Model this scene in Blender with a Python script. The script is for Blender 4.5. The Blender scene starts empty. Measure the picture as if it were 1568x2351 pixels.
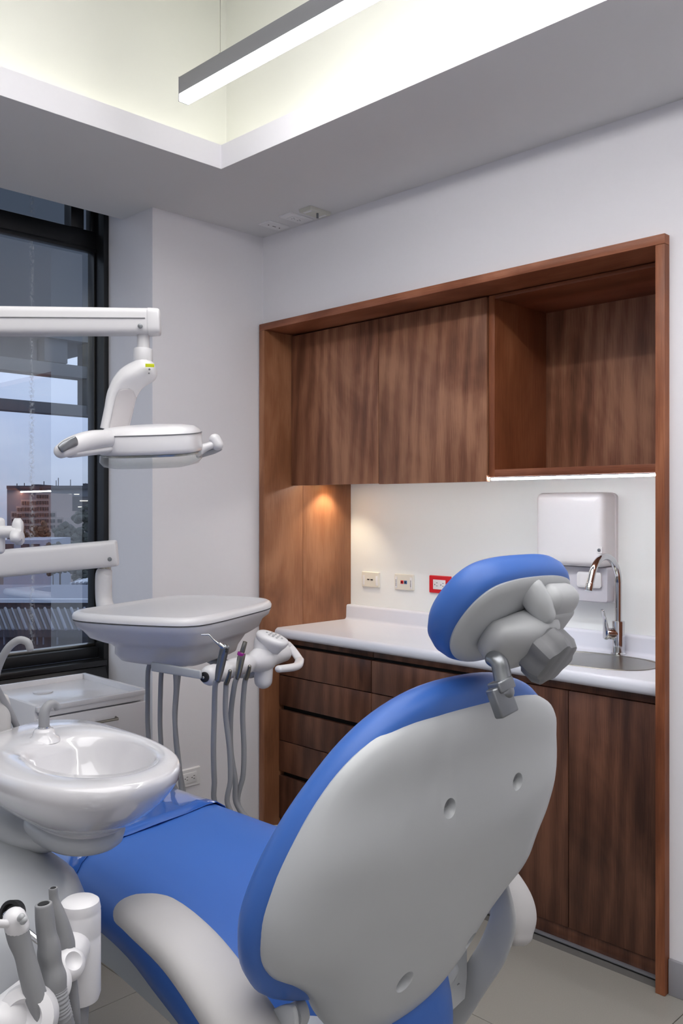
import bpy, bmesh, math, random
from mathutils import Vector, Matrix
random.seed(7)
PI = math.pi
sc = bpy.context.scene
# ------------------------------------------------------------------ camera
CH = 1.44                       # eye height; camera stands at x=0,y=0 and looks along (+x,+y)
cam = bpy.data.cameras.new('camera'); co = bpy.data.objects.new('camera', cam)
sc.collection.objects.link(co); sc.camera = co
co.location = (0, 0, CH); co.rotation_euler = (PI/2, 0, -PI/4)
cam.sensor_fit = 'HORIZONTAL'; cam.sensor_width = 36; cam.lens = 2050/1568*36
cam.shift_y = -10.5/1568; cam.clip_start = 0.02; cam.clip_end = 600
# ------------------------------------------------------------------ colour + world
sc.view_settings.view_transform = 'Standard'; sc.view_settings.look = 'None'
sc.view_settings.exposure = 0.62; sc.view_settings.gamma = 1; sc.view_settings.use_curve_mapping = False
def lin(c):
    f = lambda v: v/12.92 if v <= .04045 else ((v+.055)/1.055)**2.4
    return tuple(f(v/255) for v in c) + (1,)
SKY = 1.15
w = bpy.data.worlds.new('sky'); sc.world = w; w.use_nodes = True
n = w.node_tree.nodes; l = w.node_tree.links; n.clear()
out = n.new('ShaderNodeOutputWorld'); bg = n.new('ShaderNodeBackground'); bg.inputs[1].default_value = SKY
tc = n.new('ShaderNodeTexCoord'); sp = n.new('ShaderNodeSeparateXYZ'); l.new(tc.outputs['Generated'], sp.inputs[0])
rp = n.new('ShaderNodeValToRGB'); e = rp.color_ramp.elements
e[0].position = 0.0; e[0].color = lin((138, 148, 170)); e[1].position = .6; e[1].color = lin((200, 212, 228))
for p, c in ((.04, (150, 162, 188)), (.1, (160, 176, 208)), (.2, (190, 204, 226))):
    k = e.new(p); k.color = lin(c)
mp = n.new('ShaderNodeMapping'); mp.inputs['Scale'].default_value = (3, 3, 9)
nz = n.new('ShaderNodeTexNoise'); nz.inputs['Scale'].default_value = 1.3; nz.inputs['Detail'].default_value = 5
mx = n.new('ShaderNodeMixRGB'); mx.inputs[2].default_value = lin((205, 214, 226))
cr = n.new('ShaderNodeValToRGB'); cr.color_ramp.elements[0].position = .45; cr.color_ramp.elements[1].position = .8
cr.color_ramp.elements[1].color = (.55, .55, .55, 1)
l.new(tc.outputs['Generated'], mp.inputs[0]); l.new(mp.outputs[0], nz.inputs[0]); l.new(nz.outputs[0], cr.inputs[0])
l.new(sp.outputs[2], rp.inputs[0]); l.new(cr.outputs[0], mx.inputs[0]); l.new(rp.outputs[0], mx.inputs[1])
l.new(mx.outputs[0], bg.inputs[0]); l.new(bg.outputs[0], out.inputs[0])
# strengths of the room's own lamps and the added tray fill (W/m2-ish emission)
PENDANT = 19.0; COVE = 3.2; LED = 30.0; PUCK = 4.0; TRAY_FILL = 42.0
def area(name, loc, rot, sx, sy, power, col=(1, .97, .93)):
    d = bpy.data.lights.new(name, 'AREA'); d.shape = 'RECTANGLE'; d.size = sx; d.size_y = sy
    d.energy = power; d.color = col
    o = bpy.data.objects.new(name, d); o.location = loc; o.rotation_euler = rot; sc.collection.objects.link(o); return o
# fill lights without fixtures, added to lift the room softly
area('tray_fill', (.3, .4, 3.38), (0, 0, 0), 2.2, 3.0, TRAY_FILL, (1, .98, .99))  # added fill up in the tray, stands in for further pendants
area('back_fill', (-1.2, -1.7, 1.7), (math.radians(84), 0, math.radians(-40)), 1.4, 1.8, 4, (.98, .98, 1))  # added low fill from behind the camera

# ------------------------------------------------------------------ helpers
S2 = math.sqrt(.5); FPX = 2050.0
def uv(px, py): return (px-784)/FPX, (1165-py)/FPX
def onX(X, px, py):
    u, v = uv(px, py); t = X/(S2*(1+u)); return Vector((X, S2*(1-u)*t, CH+v*t))
def onT(t, px, py):
    u, v = uv(px, py); return Vector((S2*(1+u)*t, S2*(1-u)*t, CH+v*t))
MATS = {}
def mat(name, col, rough=.4, metal=0, spec=.5, noise=0, nscale=40, bump=0, coat=0, emit=None, estr=0, col2=None, trans=0):
    if name in MATS: return MATS[name]
    m = bpy.data.materials.new(name); m.use_nodes = True; N = m.node_tree.nodes; L = m.node_tree.links
    b = N['Principled BSDF']; c = lin(col)
    b.inputs['Base Color'].default_value = c; b.inputs['Roughness'].default_value = rough
    b.inputs['Metallic'].default_value = metal; b.inputs['Specular IOR Level'].default_value = spec
    b.inputs['Coat Weight'].default_value = coat; b.inputs['Coat Roughness'].default_value = .08
    b.inputs['Transmission Weight'].default_value = trans
    if emit: b.inputs['Emission Color'].default_value = lin(emit); b.inputs['Emission Strength'].default_value = estr
    t = N.new('ShaderNodeTexCoord'); z = N.new('ShaderNodeTexNoise')
    z.inputs['Scale'].default_value = nscale; z.inputs['Detail'].default_value = 4
    L.new(t.outputs['Object'], z.inputs['Vector'])
    if noise or col2:
        r = N.new('ShaderNodeMixRGB'); r.inputs[1].default_value = c
        r.inputs[2].default_value = lin(col2) if col2 else tuple(x*(1-noise) for x in c[:3])+(1,)
        L.new(z.outputs[0], r.inputs[0]); L.new(r.outputs[0], b.inputs['Base Color'])
    if bump:
        bp = N.new('ShaderNodeBump'); bp.inputs['Strength'].default_value = bump; bp.inputs['Distance'].default_value = .002
        L.new(z.outputs[0], bp.inputs['Height']); L.new(bp.outputs[0], b.inputs['Normal'])
    MATS[name] = m; return m
def wood(name, cols, axis='Z', rough=.38, figure=1.0, seed=0.0):
    """veneer with fibre streaks along one axis and slow mottled figure"""
    m = bpy.data.materials.new(name); m.use_nodes = True; N = m.node_tree.nodes; L = m.node_tree.links
    b = N['Principled BSDF']; b.inputs['Roughness'].default_value = rough; b.inputs['Specular IOR Level'].default_value = .35
    t = N.new('ShaderNodeTexCoord'); oi = N.new('ShaderNodeObjectInfo')
    ad = N.new('ShaderNodeVectorMath'); ad.operation = 'ADD'
    sr = N.new('ShaderNodeVectorMath'); sr.operation = 'SCALE'; sr.inputs['Scale'].default_value = 9.0
    cv = N.new('ShaderNodeCombineXYZ')
    for i in range(3): L.new(oi.outputs['Random'], cv.inputs[i])
    L.new(cv.outputs[0], sr.inputs[0]); L.new(t.outputs['Object'], ad.inputs[0]); L.new(sr.outputs[0], ad.inputs[1])
    def mapped(a, bb):
        mm = N.new('ShaderNodeMapping'); s = [a, a, a]; s['XYZ'.index(axis)] = bb
        mm.inputs['Scale'].default_value = s; mm.inputs['Location'].default_value = (seed, seed, seed)
        L.new(ad.outputs[0], mm.inputs[0]); return mm
    def noise(mm, sc_, det, dist=0):
        z = N.new('ShaderNodeTexNoise'); z.inputs['Scale'].default_value = sc_; z.inputs['Detail'].default_value = det
        z.inputs['Distortion'].default_value = dist; L.new(mm.outputs[0], z.inputs[0]); return z
    blot = noise(mapped(1.0, .5), 2.4, 4, 1.8)
    fib = noise(mapped(1.0, .025), 430, 3, .1)
    band = noise(mapped(1.0, .2), 9*figure, 6, .8)
    # cathedral rings
    wv = N.new('ShaderNodeTexWave'); wv.wave_type = 'RINGS'; wv.rings_direction = 'X'
    wv.inputs['Scale'].default_value = 1.6; wv.inputs['Distortion'].default_value = 6; wv.inputs['Detail'].default_value = 2
    wv.inputs['Detail Scale'].default_value = 1.2; L.new(mapped(3.0, .8).outputs[0], wv.inputs[0])
    def comb(op, a, va, c2, vb):
        q = N.new('ShaderNodeMath'); q.operation = 'MULTIPLY'; L.new(a, q.inputs[0]); q.inputs[1].default_value = va
        r = N.new('ShaderNodeMath'); r.operation = 'MULTIPLY_ADD'; L.new(c2, r.inputs[0]); r.inputs[1].default_value = vb
        L.new(q.outputs[0], r.inputs[2]); return r.outputs[0]
    s = comb('', blot.outputs[0], .56, fib.outputs[0], .24)
    s2 = comb('', band.outputs[0], .14, wv.outputs['Fac'], .09)
    ss = N.new('ShaderNodeMath'); ss.operation = 'ADD'; L.new(s, ss.inputs[0]); L.new(s2, ss.inputs[1])
    rr = N.new('ShaderNodeValToRGB'); ee = rr.color_ramp.elements
    ee[0].position = .37; ee[0].color = lin(cols[0]); ee[1].position = .63; ee[1].color = lin(cols[2])
    k = ee.new(.5); k.color = lin(cols[1])
    L.new(ss.outputs[0], rr.inputs[0]); L.new(rr.outputs[0], b.inputs['Base Color'])
    bp = N.new('ShaderNodeBump'); bp.inputs['Strength'].default_value = .12; bp.inputs['Distance'].default_value = .001
    L.new(fib.outputs[0], bp.inputs['Height']); L.new(bp.outputs[0], b.inputs['Normal'])
    return m
class G:
    def __init__(s): s.V = []; s.F = []
    def add(s, V, F):
        o = len(s.V); s.V += [tuple(v) for v in V]; s.F += [tuple(i+o for i in f) for f in F]; return s
def box(a, b, bev=.0, g=None, seg=2):
    g = g or G(); bm = bmesh.new(); bmesh.ops.create_cube(bm, size=1)
    for v in bm.verts:
        v.co = Vector([(a[i]+b[i])/2+v.co[i]*(b[i]-a[i]) for i in range(3)])
    if bev > 0:
        bmesh.ops.bevel(bm, geom=list(bm.edges), offset=bev, segments=seg, affect='EDGES', profile=.5, clamp_overlap=True)
    bm.verts.index_update(); g.add([v.co[:] for v in bm.verts], [[v.index for v in f.verts] for f in bm.faces]); bm.free(); return g
def fbox(o, ax, ay, az, h, bev=.0, g=None, seg=3):
    """box of half sizes h in the frame o,ax,ay,az"""
    g = g or G(); t = box([-x for x in h], h, bev, None, seg)
    V = [Vector(o)+Vector(ax)*v[0]+Vector(ay)*v[1]+Vector(az)*v[2] for v in t.V]; return g.add(V, t.F)
def loft(rings, g=None, cap0=True, cap1=True):
    g = g or G(); n_ = len(rings[0]); V = []; F = []
    for r in rings: V += [tuple(p) for p in r]
    for k in range(len(rings)-1):
        for i in range(n_):
            j = (i+1) % n_; F.append((k*n_+i, k*n_+j, (k+1)*n_+j, (k+1)*n_+i))
    if cap0: F.append(tuple(range(n_))[::-1])
    if cap1: F.append(tuple((len(rings)-1)*n_+i for i in range(n_)))
    return g.add(V, F)
def frame_for(d, up=None):
    d = Vector(d).normalized(); up = Vector(up or (0, 0, 1))
    if abs(d.dot(up)) > .98: up = Vector((1, 0, 0))
    a = up.cross(d).normalized(); b = d.cross(a).normalized(); return a, b, d
def catmull(P, n_=8, closed=False):
    P = [Vector(p) for p in P]; o = []; m = len(P)
    for i in range(m if closed else m-1):
        if closed: a, b, c, d = P[(i-1) % m], P[i], P[(i+1) % m], P[(i+2) % m]
        else: a, b, c, d = P[max(i-1, 0)], P[i], P[i+1], P[min(i+2, m-1)]
        for k in range(n_):
            t = k/n_; o.append(.5*((2*b)+(c-a)*t+(2*a-5*b+4*c-d)*t*t+(3*b-a-3*c+d)*t**3))
    if not closed: o.append(P[-1])
    return o
def sweep(P, R, g=None, n_=16, sm=0, up=None, ends=True, sq=2.0, side=None):
    """tube along P; R: radius, list, or list of (ra, rb); sm>0 smooths; ends=True rounds the tips; sq>2 squarer"""
    P = [Vector(p) for p in P]
    if not isinstance(R, (list, tuple)): R = [R]*len(P)
    R = [(r, r) if not isinstance(r, (list, tuple)) else tuple(r) for r in R]
    if sm:
        Q = [Vector((r[0], r[1], 0)) for r in R]; P = catmull(P, sm); R = [(q[0], q[1]) for q in catmull(Q, sm)]
    T = [(P[min(i+1, len(P)-1)]-P[max(i-1, 0)]).normalized() for i in range(len(P))]
    A, B, _ = frame_for(T[0], up); rings = []
    fr = []
    for i in range(len(P)):
        if side is not None:
            A = Vector(side); A = (A-T[i]*A.dot(T[i])).normalized(); B = T[i].cross(A)
        elif up is not None:
            A, B, _ = frame_for(T[i], up)
        else:
            A = (A-T[i]*A.dot(T[i])).normalized(); B = T[i].cross(A)
        fr.append((A.copy(), B.copy()))
    def ring(i, k, off):
        A, B = fr[i]; o = []
        for j in range(n_):
            a = 2*PI*j/n_; ca, sa = math.cos(a), math.sin(a); e_ = 2/sq
            o.append(P[i]+T[i]*off+A*(R[i][0]*k*math.copysign(abs(ca)**e_, ca))+B*(R[i][1]*k*math.copysign(abs(sa)**e_, sa)))
        return o
    if ends == 'flat':
        for k_, o_ in ((.80, -.007), (.92, -.006), (.975, -.0035)): rings.append(ring(0, k_, o_))
    elif ends:
        r0 = min(R[0]); r1 = min(R[-1])
        for q in (.97, .85, .6, .3): rings.append(ring(0, math.sqrt(max(0, 1-q*q)), -r0*q*.9))
    for i in range(len(P)): rings.append(ring(i, 1, 0))
    if ends == 'flat':
        for k_, o_ in ((.975, .0035), (.92, .006), (.80, .007)): rings.append(ring(len(P)-1, k_, o_))
    elif ends:
        for q in (.3, .6, .85, .97): rings.append(ring(len(P)-1, math.sqrt(1-q*q), r1*q*.9))
    return loft(rings, g)
def cyl(a, b, r, r2=None, g=None, n_=20, bev=0):
    a, b = Vector(a), Vector(b); r2 = r if r2 is None else r2; A, B, D = frame_for(b-a)
    R = lambda c, q: [c+A*(q*math.cos(2*PI*j/n_))+B*(q*math.sin(2*PI*j/n_)) for j in range(n_)]
    if bev: rs = [R(a, r-bev), R(a+D*bev*.3, r-bev*.3), R(a+D*bev, r), R(b-D*bev, r2), R(b-D*bev*.3, r2-bev*.3), R(b, r2-bev)]
    else: rs = [R(a, r), R(b, r2)]
    return loft(rs, g)
def lathe(o, d, prof, g=None, n_=28, up=None, cap0=True, cap1=True):
    """prof: (radius, distance along d)"""
    A, B, D = frame_for(d, up); o = Vector(o)
    return loft([[o+D*h+A*(r*math.cos(2*PI*j/n_))+B*(r*math.sin(2*PI*j/n_)) for j in range(n_)] for r, h in prof], g, cap0, cap1)
def superel(a, b, n_=48, e_=2.5, c=(0, 0), rot=0):
    o = []
    for j in range(n_):
        t = 2*PI*j/n_; x = a*math.copysign(abs(math.cos(t))**(2/e_), math.cos(t)); y = b*math.copysign(abs(math.sin(t))**(2/e_), math.sin(t))
        o.append((c[0]+x*math.cos(rot)-y*math.sin(rot), c[1]+x*math.sin(rot)+y*math.cos(rot)))
    return o
def smooth2(P, k=5): return [(v[0], v[1]) for v in catmull([(p[0], p[1], 0) for p in P], k, True)]
def inset(P, d):
    m = len(P); s = sum(P[i][0]*P[(i+1) % m][1]-P[(i+1) % m][0]*P[i][1] for i in range(m)); sg = 1 if s > 0 else -1; o = []
    for i in range(m):
        a, c = P[i-1], P[(i+1) % m]; t = Vector((c[0]-a[0], c[1]-a[1])); t = t.normalized() if t.length > 1e-9 else Vector((1, 0))
        o.append((P[i][0]-t.y*d*sg, P[i][1]+t.x*d*sg))
    return o
def slab(P, prof, fr, g=None, cap=((.6, 0), (.25, 0)), cap_start=False, disp=None, center=None):
    """outline P lofted through (inset, height) pairs; final cap shrinks toward the centre by (scale, dh)"""
    o, ax, ay, az = [Vector(q) for q in fr]; rings = []
    cx, cy = center or (sum(p[0] for p in P)/len(P), sum(p[1] for p in P)/len(P))
    def put(Q, h): return [o+ax*x+ay*y+az*(h+(disp(x, y, h) if disp else 0)) for x, y in Q]
    if cap_start:
        Q = inset(P, prof[0][0])
        for s_, dh in ((.1, 0), (.5, 0)): rings.append(put([(cx+(x-cx)*s_, cy+(y-cy)*s_) for x, y in Q], prof[0][1]))
    for d, h in prof: rings.append(put(inset(P, d), h))
    Q = inset(P, prof[-1][0]); h0 = prof[-1][1]
    for s_, dh in cap: rings.append(put([(cx+(x-cx)*s_, cy+(y-cy)*s_) for x, y in Q], h0+dh))
    if cap: rings.append(put([(cx+(x-cx)*.02, cy+(y-cy)*.02) for x, y in Q], h0+cap[-1][1]))
    return loft(rings, g)
def W(p):                                   # location of an object's origin in world space
    return Vector((0, 0, 0)) if p is None else (W(p.parent)+Vector(p.location))
def build(name, g, m, parent=None, angle=35, smooth=True, label=None):
    o0 = W(parent); me = bpy.data.meshes.new(name)
    if parent is None:
        xs = [v[0] for v in g.V]; ys = [v[1] for v in g.V]; zs = [v[2] for v in g.V]
        o0 = Vector(((min(xs)+max(xs))/2, (min(ys)+max(ys))/2, min(zs)))
    me.from_pydata([tuple(Vector(v)-o0) for v in g.V], [], g.F)
    bm = bmesh.new(); bm.from_mesh(me); bmesh.ops.remove_doubles(bm, verts=bm.verts, dist=1e-6)
    bmesh.ops.recalc_face_normals(bm, faces=bm.faces); bm.to_mesh(me); bm.free()
    if smooth:
        me.shade_smooth(); me.set_sharp_from_angle(angle=math.radians(angle))
    me.materials.append(m)
    o = bpy.data.objects.new(name, me); sc.collection.objects.link(o)
    if parent is None: o.location = o0
    else: o.parent = parent
    if label: o['label'] = label
    return o
def thing(name, label, cat, loc, group=None):
    o = bpy.data.objects.new(name, None); sc.collection.objects.link(o); o.location = loc; o.empty_display_size = .05
    o['label'] = label; o['category'] = cat
    if group: o['group'] = group
    return o
def tag(o, label, cat, group=None):
    o['label'] = label; o['category'] = cat
    if group: o['group'] = group
    return o
def struct(name, g, m, smooth=False, parent=None):
    o = build(name, g, m, parent, smooth=smooth)
    if parent is None: o['kind'] = 'structure'
    return o
def boolean(ob, cutter, op='DIFFERENCE', solver='EXACT'):
    md = ob.modifiers.new('b', 'BOOLEAN'); md.operation = op; md.object = cutter; md.solver = solver
    bpy.context.view_layer.update(); dg = bpy.context.evaluated_depsgraph_get()
    me = bpy.data.meshes.new_from_object(ob.evaluated_get(dg)); ob.modifiers.clear(); old = ob.data; ob.data = me
    me.shade_smooth(); me.set_sharp_from_angle(angle=math.radians(40))
    bpy.data.objects.remove(cutter); bpy.data.meshes.remove(old)

# ------------------------------------------------------------------ materials
M_wall = mat('wall_paint', (232, 231, 236), .75, spec=.2, bump=.05, nscale=60, noise=.02)
M_reveal = M_wall
M_ceil = mat('ceiling_paint', (222, 222, 224), .8, spec=.15, noise=.02, nscale=8)
M_cove = mat('cove_paint', (238, 239, 231), .8, spec=.1, noise=.01, nscale=8)
M_niche = mat('backsplash_paint', (236, 239, 239), .5, spec=.3, noise=.015, nscale=6)
M_black = mat('black_frame', (24, 25, 27), .38, spec=.5, noise=.3, nscale=18, bump=.1)
M_blackm = mat('black_panel', (20, 20, 21), .32, spec=.6, noise=.3, nscale=9, bump=.15)
M_white = mat('white_lacquer', (226, 225, 228), .28, coat=.3, noise=.01, nscale=5)
M_plast = mat('white_plastic', (218, 217, 220), .32, coat=.15, noise=.015, nscale=9)
M_shell = mat('shell_plastic', (184, 187, 190), .36, coat=.1, noise=.02, nscale=12, bump=.03)
M_cer = mat('white_ceramic', (204, 203, 207), .12, coat=.8, noise=.01, nscale=4)
M_greyp = mat('grey_plastic', (176, 178, 181), .4, noise=.03, nscale=14)
M_dgrey = mat('dark_grey_plastic', (112, 113, 117), .4, noise=.05, nscale=20)
M_hose = mat('grey_hose', (142, 143, 147), .5, noise=.05, nscale=50)
M_soft = mat('soft_armrest', (186, 184, 184), .6, noise=.03, nscale=30, bump=.05)
M_blue = mat('blue_upholstery', (58, 104, 184), .42, spec=.45, noise=.06, nscale=7, bump=.06)
M_film = mat('clear_cover_over_blue', (48, 97, 180), .06, spec=.6, coat=1.0, noise=.05, nscale=5, bump=.12)
M_chrome = mat('chrome', (205, 207, 210), .08, metal=1, noise=.02, nscale=12)
M_steel = mat('brushed_steel', (150, 148, 140), .28, metal=1, noise=.08, nscale=60)
M_cast = mat('cast_metal', (140, 143, 148), .3, metal=.85, noise=.2, nscale=50, bump=.2)
M_rubber = mat('black_rubber', (18, 18, 20), .5, noise=.1)
M_counter = mat('white_solid_surface', (222, 225, 236), .3, coat=.25, noise=.01, nscale=6)
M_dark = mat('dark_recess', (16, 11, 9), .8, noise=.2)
M_ivory = mat('ivory_plastic', (226, 223, 212), .4, noise=.01)
M_red = mat('red_plastic', (214, 12, 30), .3, noise=.04, coat=.2)
M_outw = mat('outlet_white', (232, 232, 234), .4, noise=.01)
M_floor = mat('porcelain_tile', (157, 154, 147), .35, spec=.4, noise=.16, nscale=240)
M_grout = mat('grout', (104, 102, 100), .9, noise=.1)
M_base = mat('baseboard_grey', (150, 150, 156), .5, noise=.02)
M_alu = mat('pendant_aluminium', (132, 132, 138), .45, metal=.4, noise=.03)
M_lit = mat('pendant_diffuser', (255, 255, 255), .5, emit=(255, 252, 250), estr=PENDANT, noise=.001)
M_led = mat('led_diffuser', (255, 255, 255), .5, emit=(250, 252, 255), estr=LED, noise=.001)
M_covelamp = mat('cove_tape', (255, 255, 255), .5, emit=(255, 251, 236), estr=COVE, noise=.001)
def clear_mat():
    m = bpy.data.materials.new('clear_plastic'); m.use_nodes = True; N = m.node_tree.nodes; L = m.node_tree.links; N.clear()
    o = N.new('ShaderNodeOutputMaterial'); t = N.new('ShaderNodeBsdfTransparent'); t.inputs[0].default_value = (.95, .96, .95, 1)
    d = N.new('ShaderNodeBsdfPrincipled'); d.inputs['Base Color'].default_value = lin((215, 218, 218)); d.inputs['Roughness'].default_value = .1
    lw = N.new('ShaderNodeLayerWeight'); lw.inputs[0].default_value = .35; z = N.new('ShaderNodeTexNoise'); z.inputs['Scale'].default_value = 20
    mm = N.new('ShaderNodeMath'); mm.operation = 'MULTIPLY_ADD'; L.new(lw.outputs['Facing'], mm.inputs[0]); mm.inputs[1].default_value = .55
    m2 = N.new('ShaderNodeMath'); m2.operation = 'MULTIPLY'; L.new(z.outputs[0], m2.inputs[0]); m2.inputs[1].default_value = .08; L.new(m2.outputs[0], mm.inputs[2])
    x = N.new('ShaderNodeMixShader'); L.new(mm.outputs[0], x.inputs[0]); L.new(t.outputs[0], x.inputs[1]); L.new(d.outputs[0], x.inputs[2]); L.new(x.outputs[0], o.inputs[0]); return m
M_glassy = clear_mat() if True else mat('clear_plastic', (236, 238, 236), .08, trans=.85, noise=.01)
W_UP = wood('veneer_door', ((98, 62, 46), (136, 91, 69), (172, 124, 96)), 'Z', .36, .45)
W_SIDE = wood('veneer_side', ((118, 76, 52), (144, 95, 66), (170, 120, 88)), 'Z', .4, .4)
W_FR = wood('frame_upright', ((108, 60, 38), (136, 80, 52), (164, 104, 72)), 'Z', .4, .5)
W_FRH = wood('frame_horizontal', ((108, 60, 38), (134, 78, 52), (166, 106, 78)), 'Y', .4, .5)
W_DR = wood('veneer_drawer', ((60, 38, 30), (88, 57, 44), (116, 78, 60)), 'Z', .34, .6)
W_IN = wood('veneer_inside', ((64, 36, 22), (98, 58, 36), (138, 84, 54)), 'Z', .4, .5)
def glass_mat():
    m = bpy.data.materials.new('window_glass'); m.use_nodes = True; N = m.node_tree.nodes; L = m.node_tree.links; N.clear()
    o = N.new('ShaderNodeOutputMaterial'); t = N.new('ShaderNodeBsdfTransparent'); t.inputs[0].default_value = (.90, .92, .94, 1)
    gl = N.new('ShaderNodeBsdfGlossy'); gl.inputs['Roughness'].default_value = 0.0; gl.inputs[0].default_value = (.9, .95, .98, 1)
    f = N.new('ShaderNodeFresnel'); f.inputs[0].default_value = 3.0
    geo = N.new('ShaderNodeNewGeometry'); inv = N.new('ShaderNodeMath'); inv.operation = 'SUBTRACT'; inv.inputs[0].default_value = 1.0
    L.new(geo.outputs['Backfacing'], inv.inputs[1]); mf = N.new('ShaderNodeMath'); mf.operation = 'MULTIPLY'
    L.new(f.outputs[0], mf.inputs[0]); L.new(inv.outputs[0], mf.inputs[1])
    x = N.new('ShaderNodeMixShader'); L.new(mf.outputs[0], x.inputs[0]); L.new(t.outputs[0], x.inputs[1]); L.new(gl.outputs[0], x.inputs[2])
    # dried water streak: one soft vertical line of specks
    tcn = N.new('ShaderNodeTexCoord'); s = N.new('ShaderNodeSeparateXYZ'); L.new(tcn.outputs['Object'], s.inputs[0])
    z = N.new('ShaderNodeTexNoise'); z.inputs['Scale'].default_value = 90; z.inputs['Detail'].default_value = 3; L.new(tcn.outputs['Object'], z.inputs[0])
    def M(op, a, b=None):
        q = N.new('ShaderNodeMath'); q.operation = op
        for i, v in enumerate((a, b)):
            if v is None: continue
            if isinstance(v, (int, float)): q.inputs[i].default_value = v
            else: L.new(v, q.inputs[i])
        return q.outputs[0]
    d = M('ABSOLUTE', M('SUBTRACT', s.outputs[0], STREAKX)); near = M('SUBTRACT', 1.0, M('MULTIPLY', d, 70.0)); near = M('MAXIMUM', near, 0.0)
    k = M('MULTIPLY', near, M('GREATER_THAN', z.outputs[0], .52)); k = M('MULTIPLY', k, .35)
    df = N.new('ShaderNodeBsdfDiffuse'); df.inputs[0].default_value = (.7, .75, .8, 1)
    x2 = N.new('ShaderNodeMixShader'); L.new(k, x2.inputs[0]); L.new(x.outputs[0], x2.inputs[1]); L.new(df.outputs[0], x2.inputs[2])
    L.new(x2.outputs[0], o.inputs[0]); return m
STREAKX = 0.0

# ------------------------------------------------------------------ room shell
CZ = 2.638; XW = 2.56; YW = 3.053; YG = 3.48; XL = -1.9; YB = -2.6; NB = 3.073
CY0, CY1 = 1.185, 3.044                        # outer edges of the wood surround
TX1, TY1 = 1.934, 2.536                        # corner of the raised ceiling tray
TX0, TY0 = -1.2, -1.7
f = struct('floor', box((XL-.1, YB-.1, -.12), (XW+.62, YG+.3, -.006)), M_grout)
tiles = 0; tile_me = {}
xs = [2.058+.6*i for i in range(-7, 2)]; ys = [1.108+.6*i for i in range(-7, 5)]
for x in xs:
    for y in ys:
        x0, x1, y0, y1 = max(x, XL), min(x+.6, XW if not (1.2 < y < 2.9) else XW), max(y, YB), min(y+.6, YG)
        if x1-x0 < .02 or y1-y0 < .02: continue
        key = (round(x1-x0, 3), round(y1-y0, 3))
        if key not in tile_me:
            o = build('tile', box((0.0012, 0.0012, -.006), (x1-x0-.0012, y1-y0-.0012, 0), .0006, None, 1), M_floor, f, smooth=False)
            tile_me[key] = o.data
            for v in o.data.vertices: v.co += W(f)        # mesh local to the tile's own origin
        else:
            o = bpy.data.objects.new('tile', tile_me[key]); sc.collection.objects.link(o); o.parent = f
        o.location = Vector((x0, y0, 0))-W(f)
# ceiling: a low border around the tray, with the cove ledge
g = G()
box((TX1+.001, YB, CZ), (XW, YG-.21, CZ+.06), 0, g); box((XL, TY1+.001, CZ), (TX1+.001, YG-.21, CZ+.06), 0, g)
box((XL, YB, CZ), (TX0-.001, TY1+.001, CZ+.06), 0, g); box((TX0-.001, YB, CZ), (TX1+.001, TY0-.001, CZ+.06), 0, g)
ceil = struct('ceiling', g, M_ceil)
LZ = CZ+.085; LT = .012
g = G()                                         # upstand of the tray
def rim(x0, y0, x1, y1, z): return [(x0, y0, z), (x1, y0, z), (x1, y1, z), (x0, y1, z)]
loft([rim(TX0, TY0, TX1, TY1, CZ+.0003), rim(TX0, TY0, TX1, TY1, LZ), rim(TX0-LT, TY0-LT, TX1+LT, TY1+LT, LZ), rim(TX0-LT, TY0-LT, TX1+LT, TY1+LT, CZ+.0003), rim(TX0, TY0, TX1, TY1, CZ+.0003)], g, False, False)
struct('tray_upstand', g, M_wall, parent=ceil)
CG = .10; UZ = 3.42
g = G()
a0, a1, b0, b1 = TX0-CG, TX1+CG, TY0-CG, TY1+CG
box((a1, b0-.1, CZ+.06), (a1+.1, b1+.1, UZ), 0, g); box((a0-.1, b1, CZ+.06), (a1, b1+.1, UZ), 0, g)
box((a0-.1, b0, CZ+.06), (a0, b1, UZ), 0, g); box((a0-.1, b0-.1, CZ+.06), (a1, b0, UZ), 0, g)
box((a0-.1, b0-.1, UZ), (a1+.1, b1+.1, UZ+.08), 0, g)
struct('tray_wall', g, M_cove, parent=ceil)
# gap above the window between slab edge and facade
g = G(); box((XL-.1, YG-.24, CZ+.06), (1.985, YG-.2, CZ+.5), 0, g); box((XL-.1, YG-.24, CZ+.3), (1.985, YG+.02, CZ+.5), 0, g)
box((XL-.1, YG+.02, 2.86), (XW+.1, YG+.06, 3.2), 0, g); struct('trim_1', g, M_black)
# walls
g = G()
box((XW, YB, 0), (XW+.1, CY0, CZ), 0, g); box((XW, CY0, 2.247), (XW+.1, YW+.3, CZ), 0, g)
box((XW, CY1, 0), (XW+.1, YW+.3, 2.247), 0, g)
struct('wall_right', g, M_wall)
g = G(); box((NB, CY0-.1, 0), (NB+.1, YW+.1, 2.6), 0, g)
struct('wall_alcove', g, M_niche)
g = G(); box((XW+.1, CY1, 0), (NB+.1, CY1+.12, 2.6), 0, g); box((XW+.1, CY0-.12, 0), (NB+.1, CY0, 2.6), 0, g)
box((XW+.1, CY0-.12, 2.247), (NB+.1, CY1+.12, 2.5), 0, g); struct('wall_alcove_sides', g, M_wall)
g = G(); box((1.986, YW, 0), (XW+.1, YG+.045, CZ), 0, g); box((1.986, YW+.21, CZ), (XW+.1, YG+.045, CZ+.5), 0, g)
struct('wall_back', g, M_wall)
g = G(); box((XL-.1, YB, 0), (XL, YG+.2, CZ+.1), 0, g); struct('wall_left', g, M_wall)
g = G(); box((XL, YB-.1, 0), (XW+.1, YB, CZ+.1), 0, g); struct('wall_front', g, M_wall)
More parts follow.
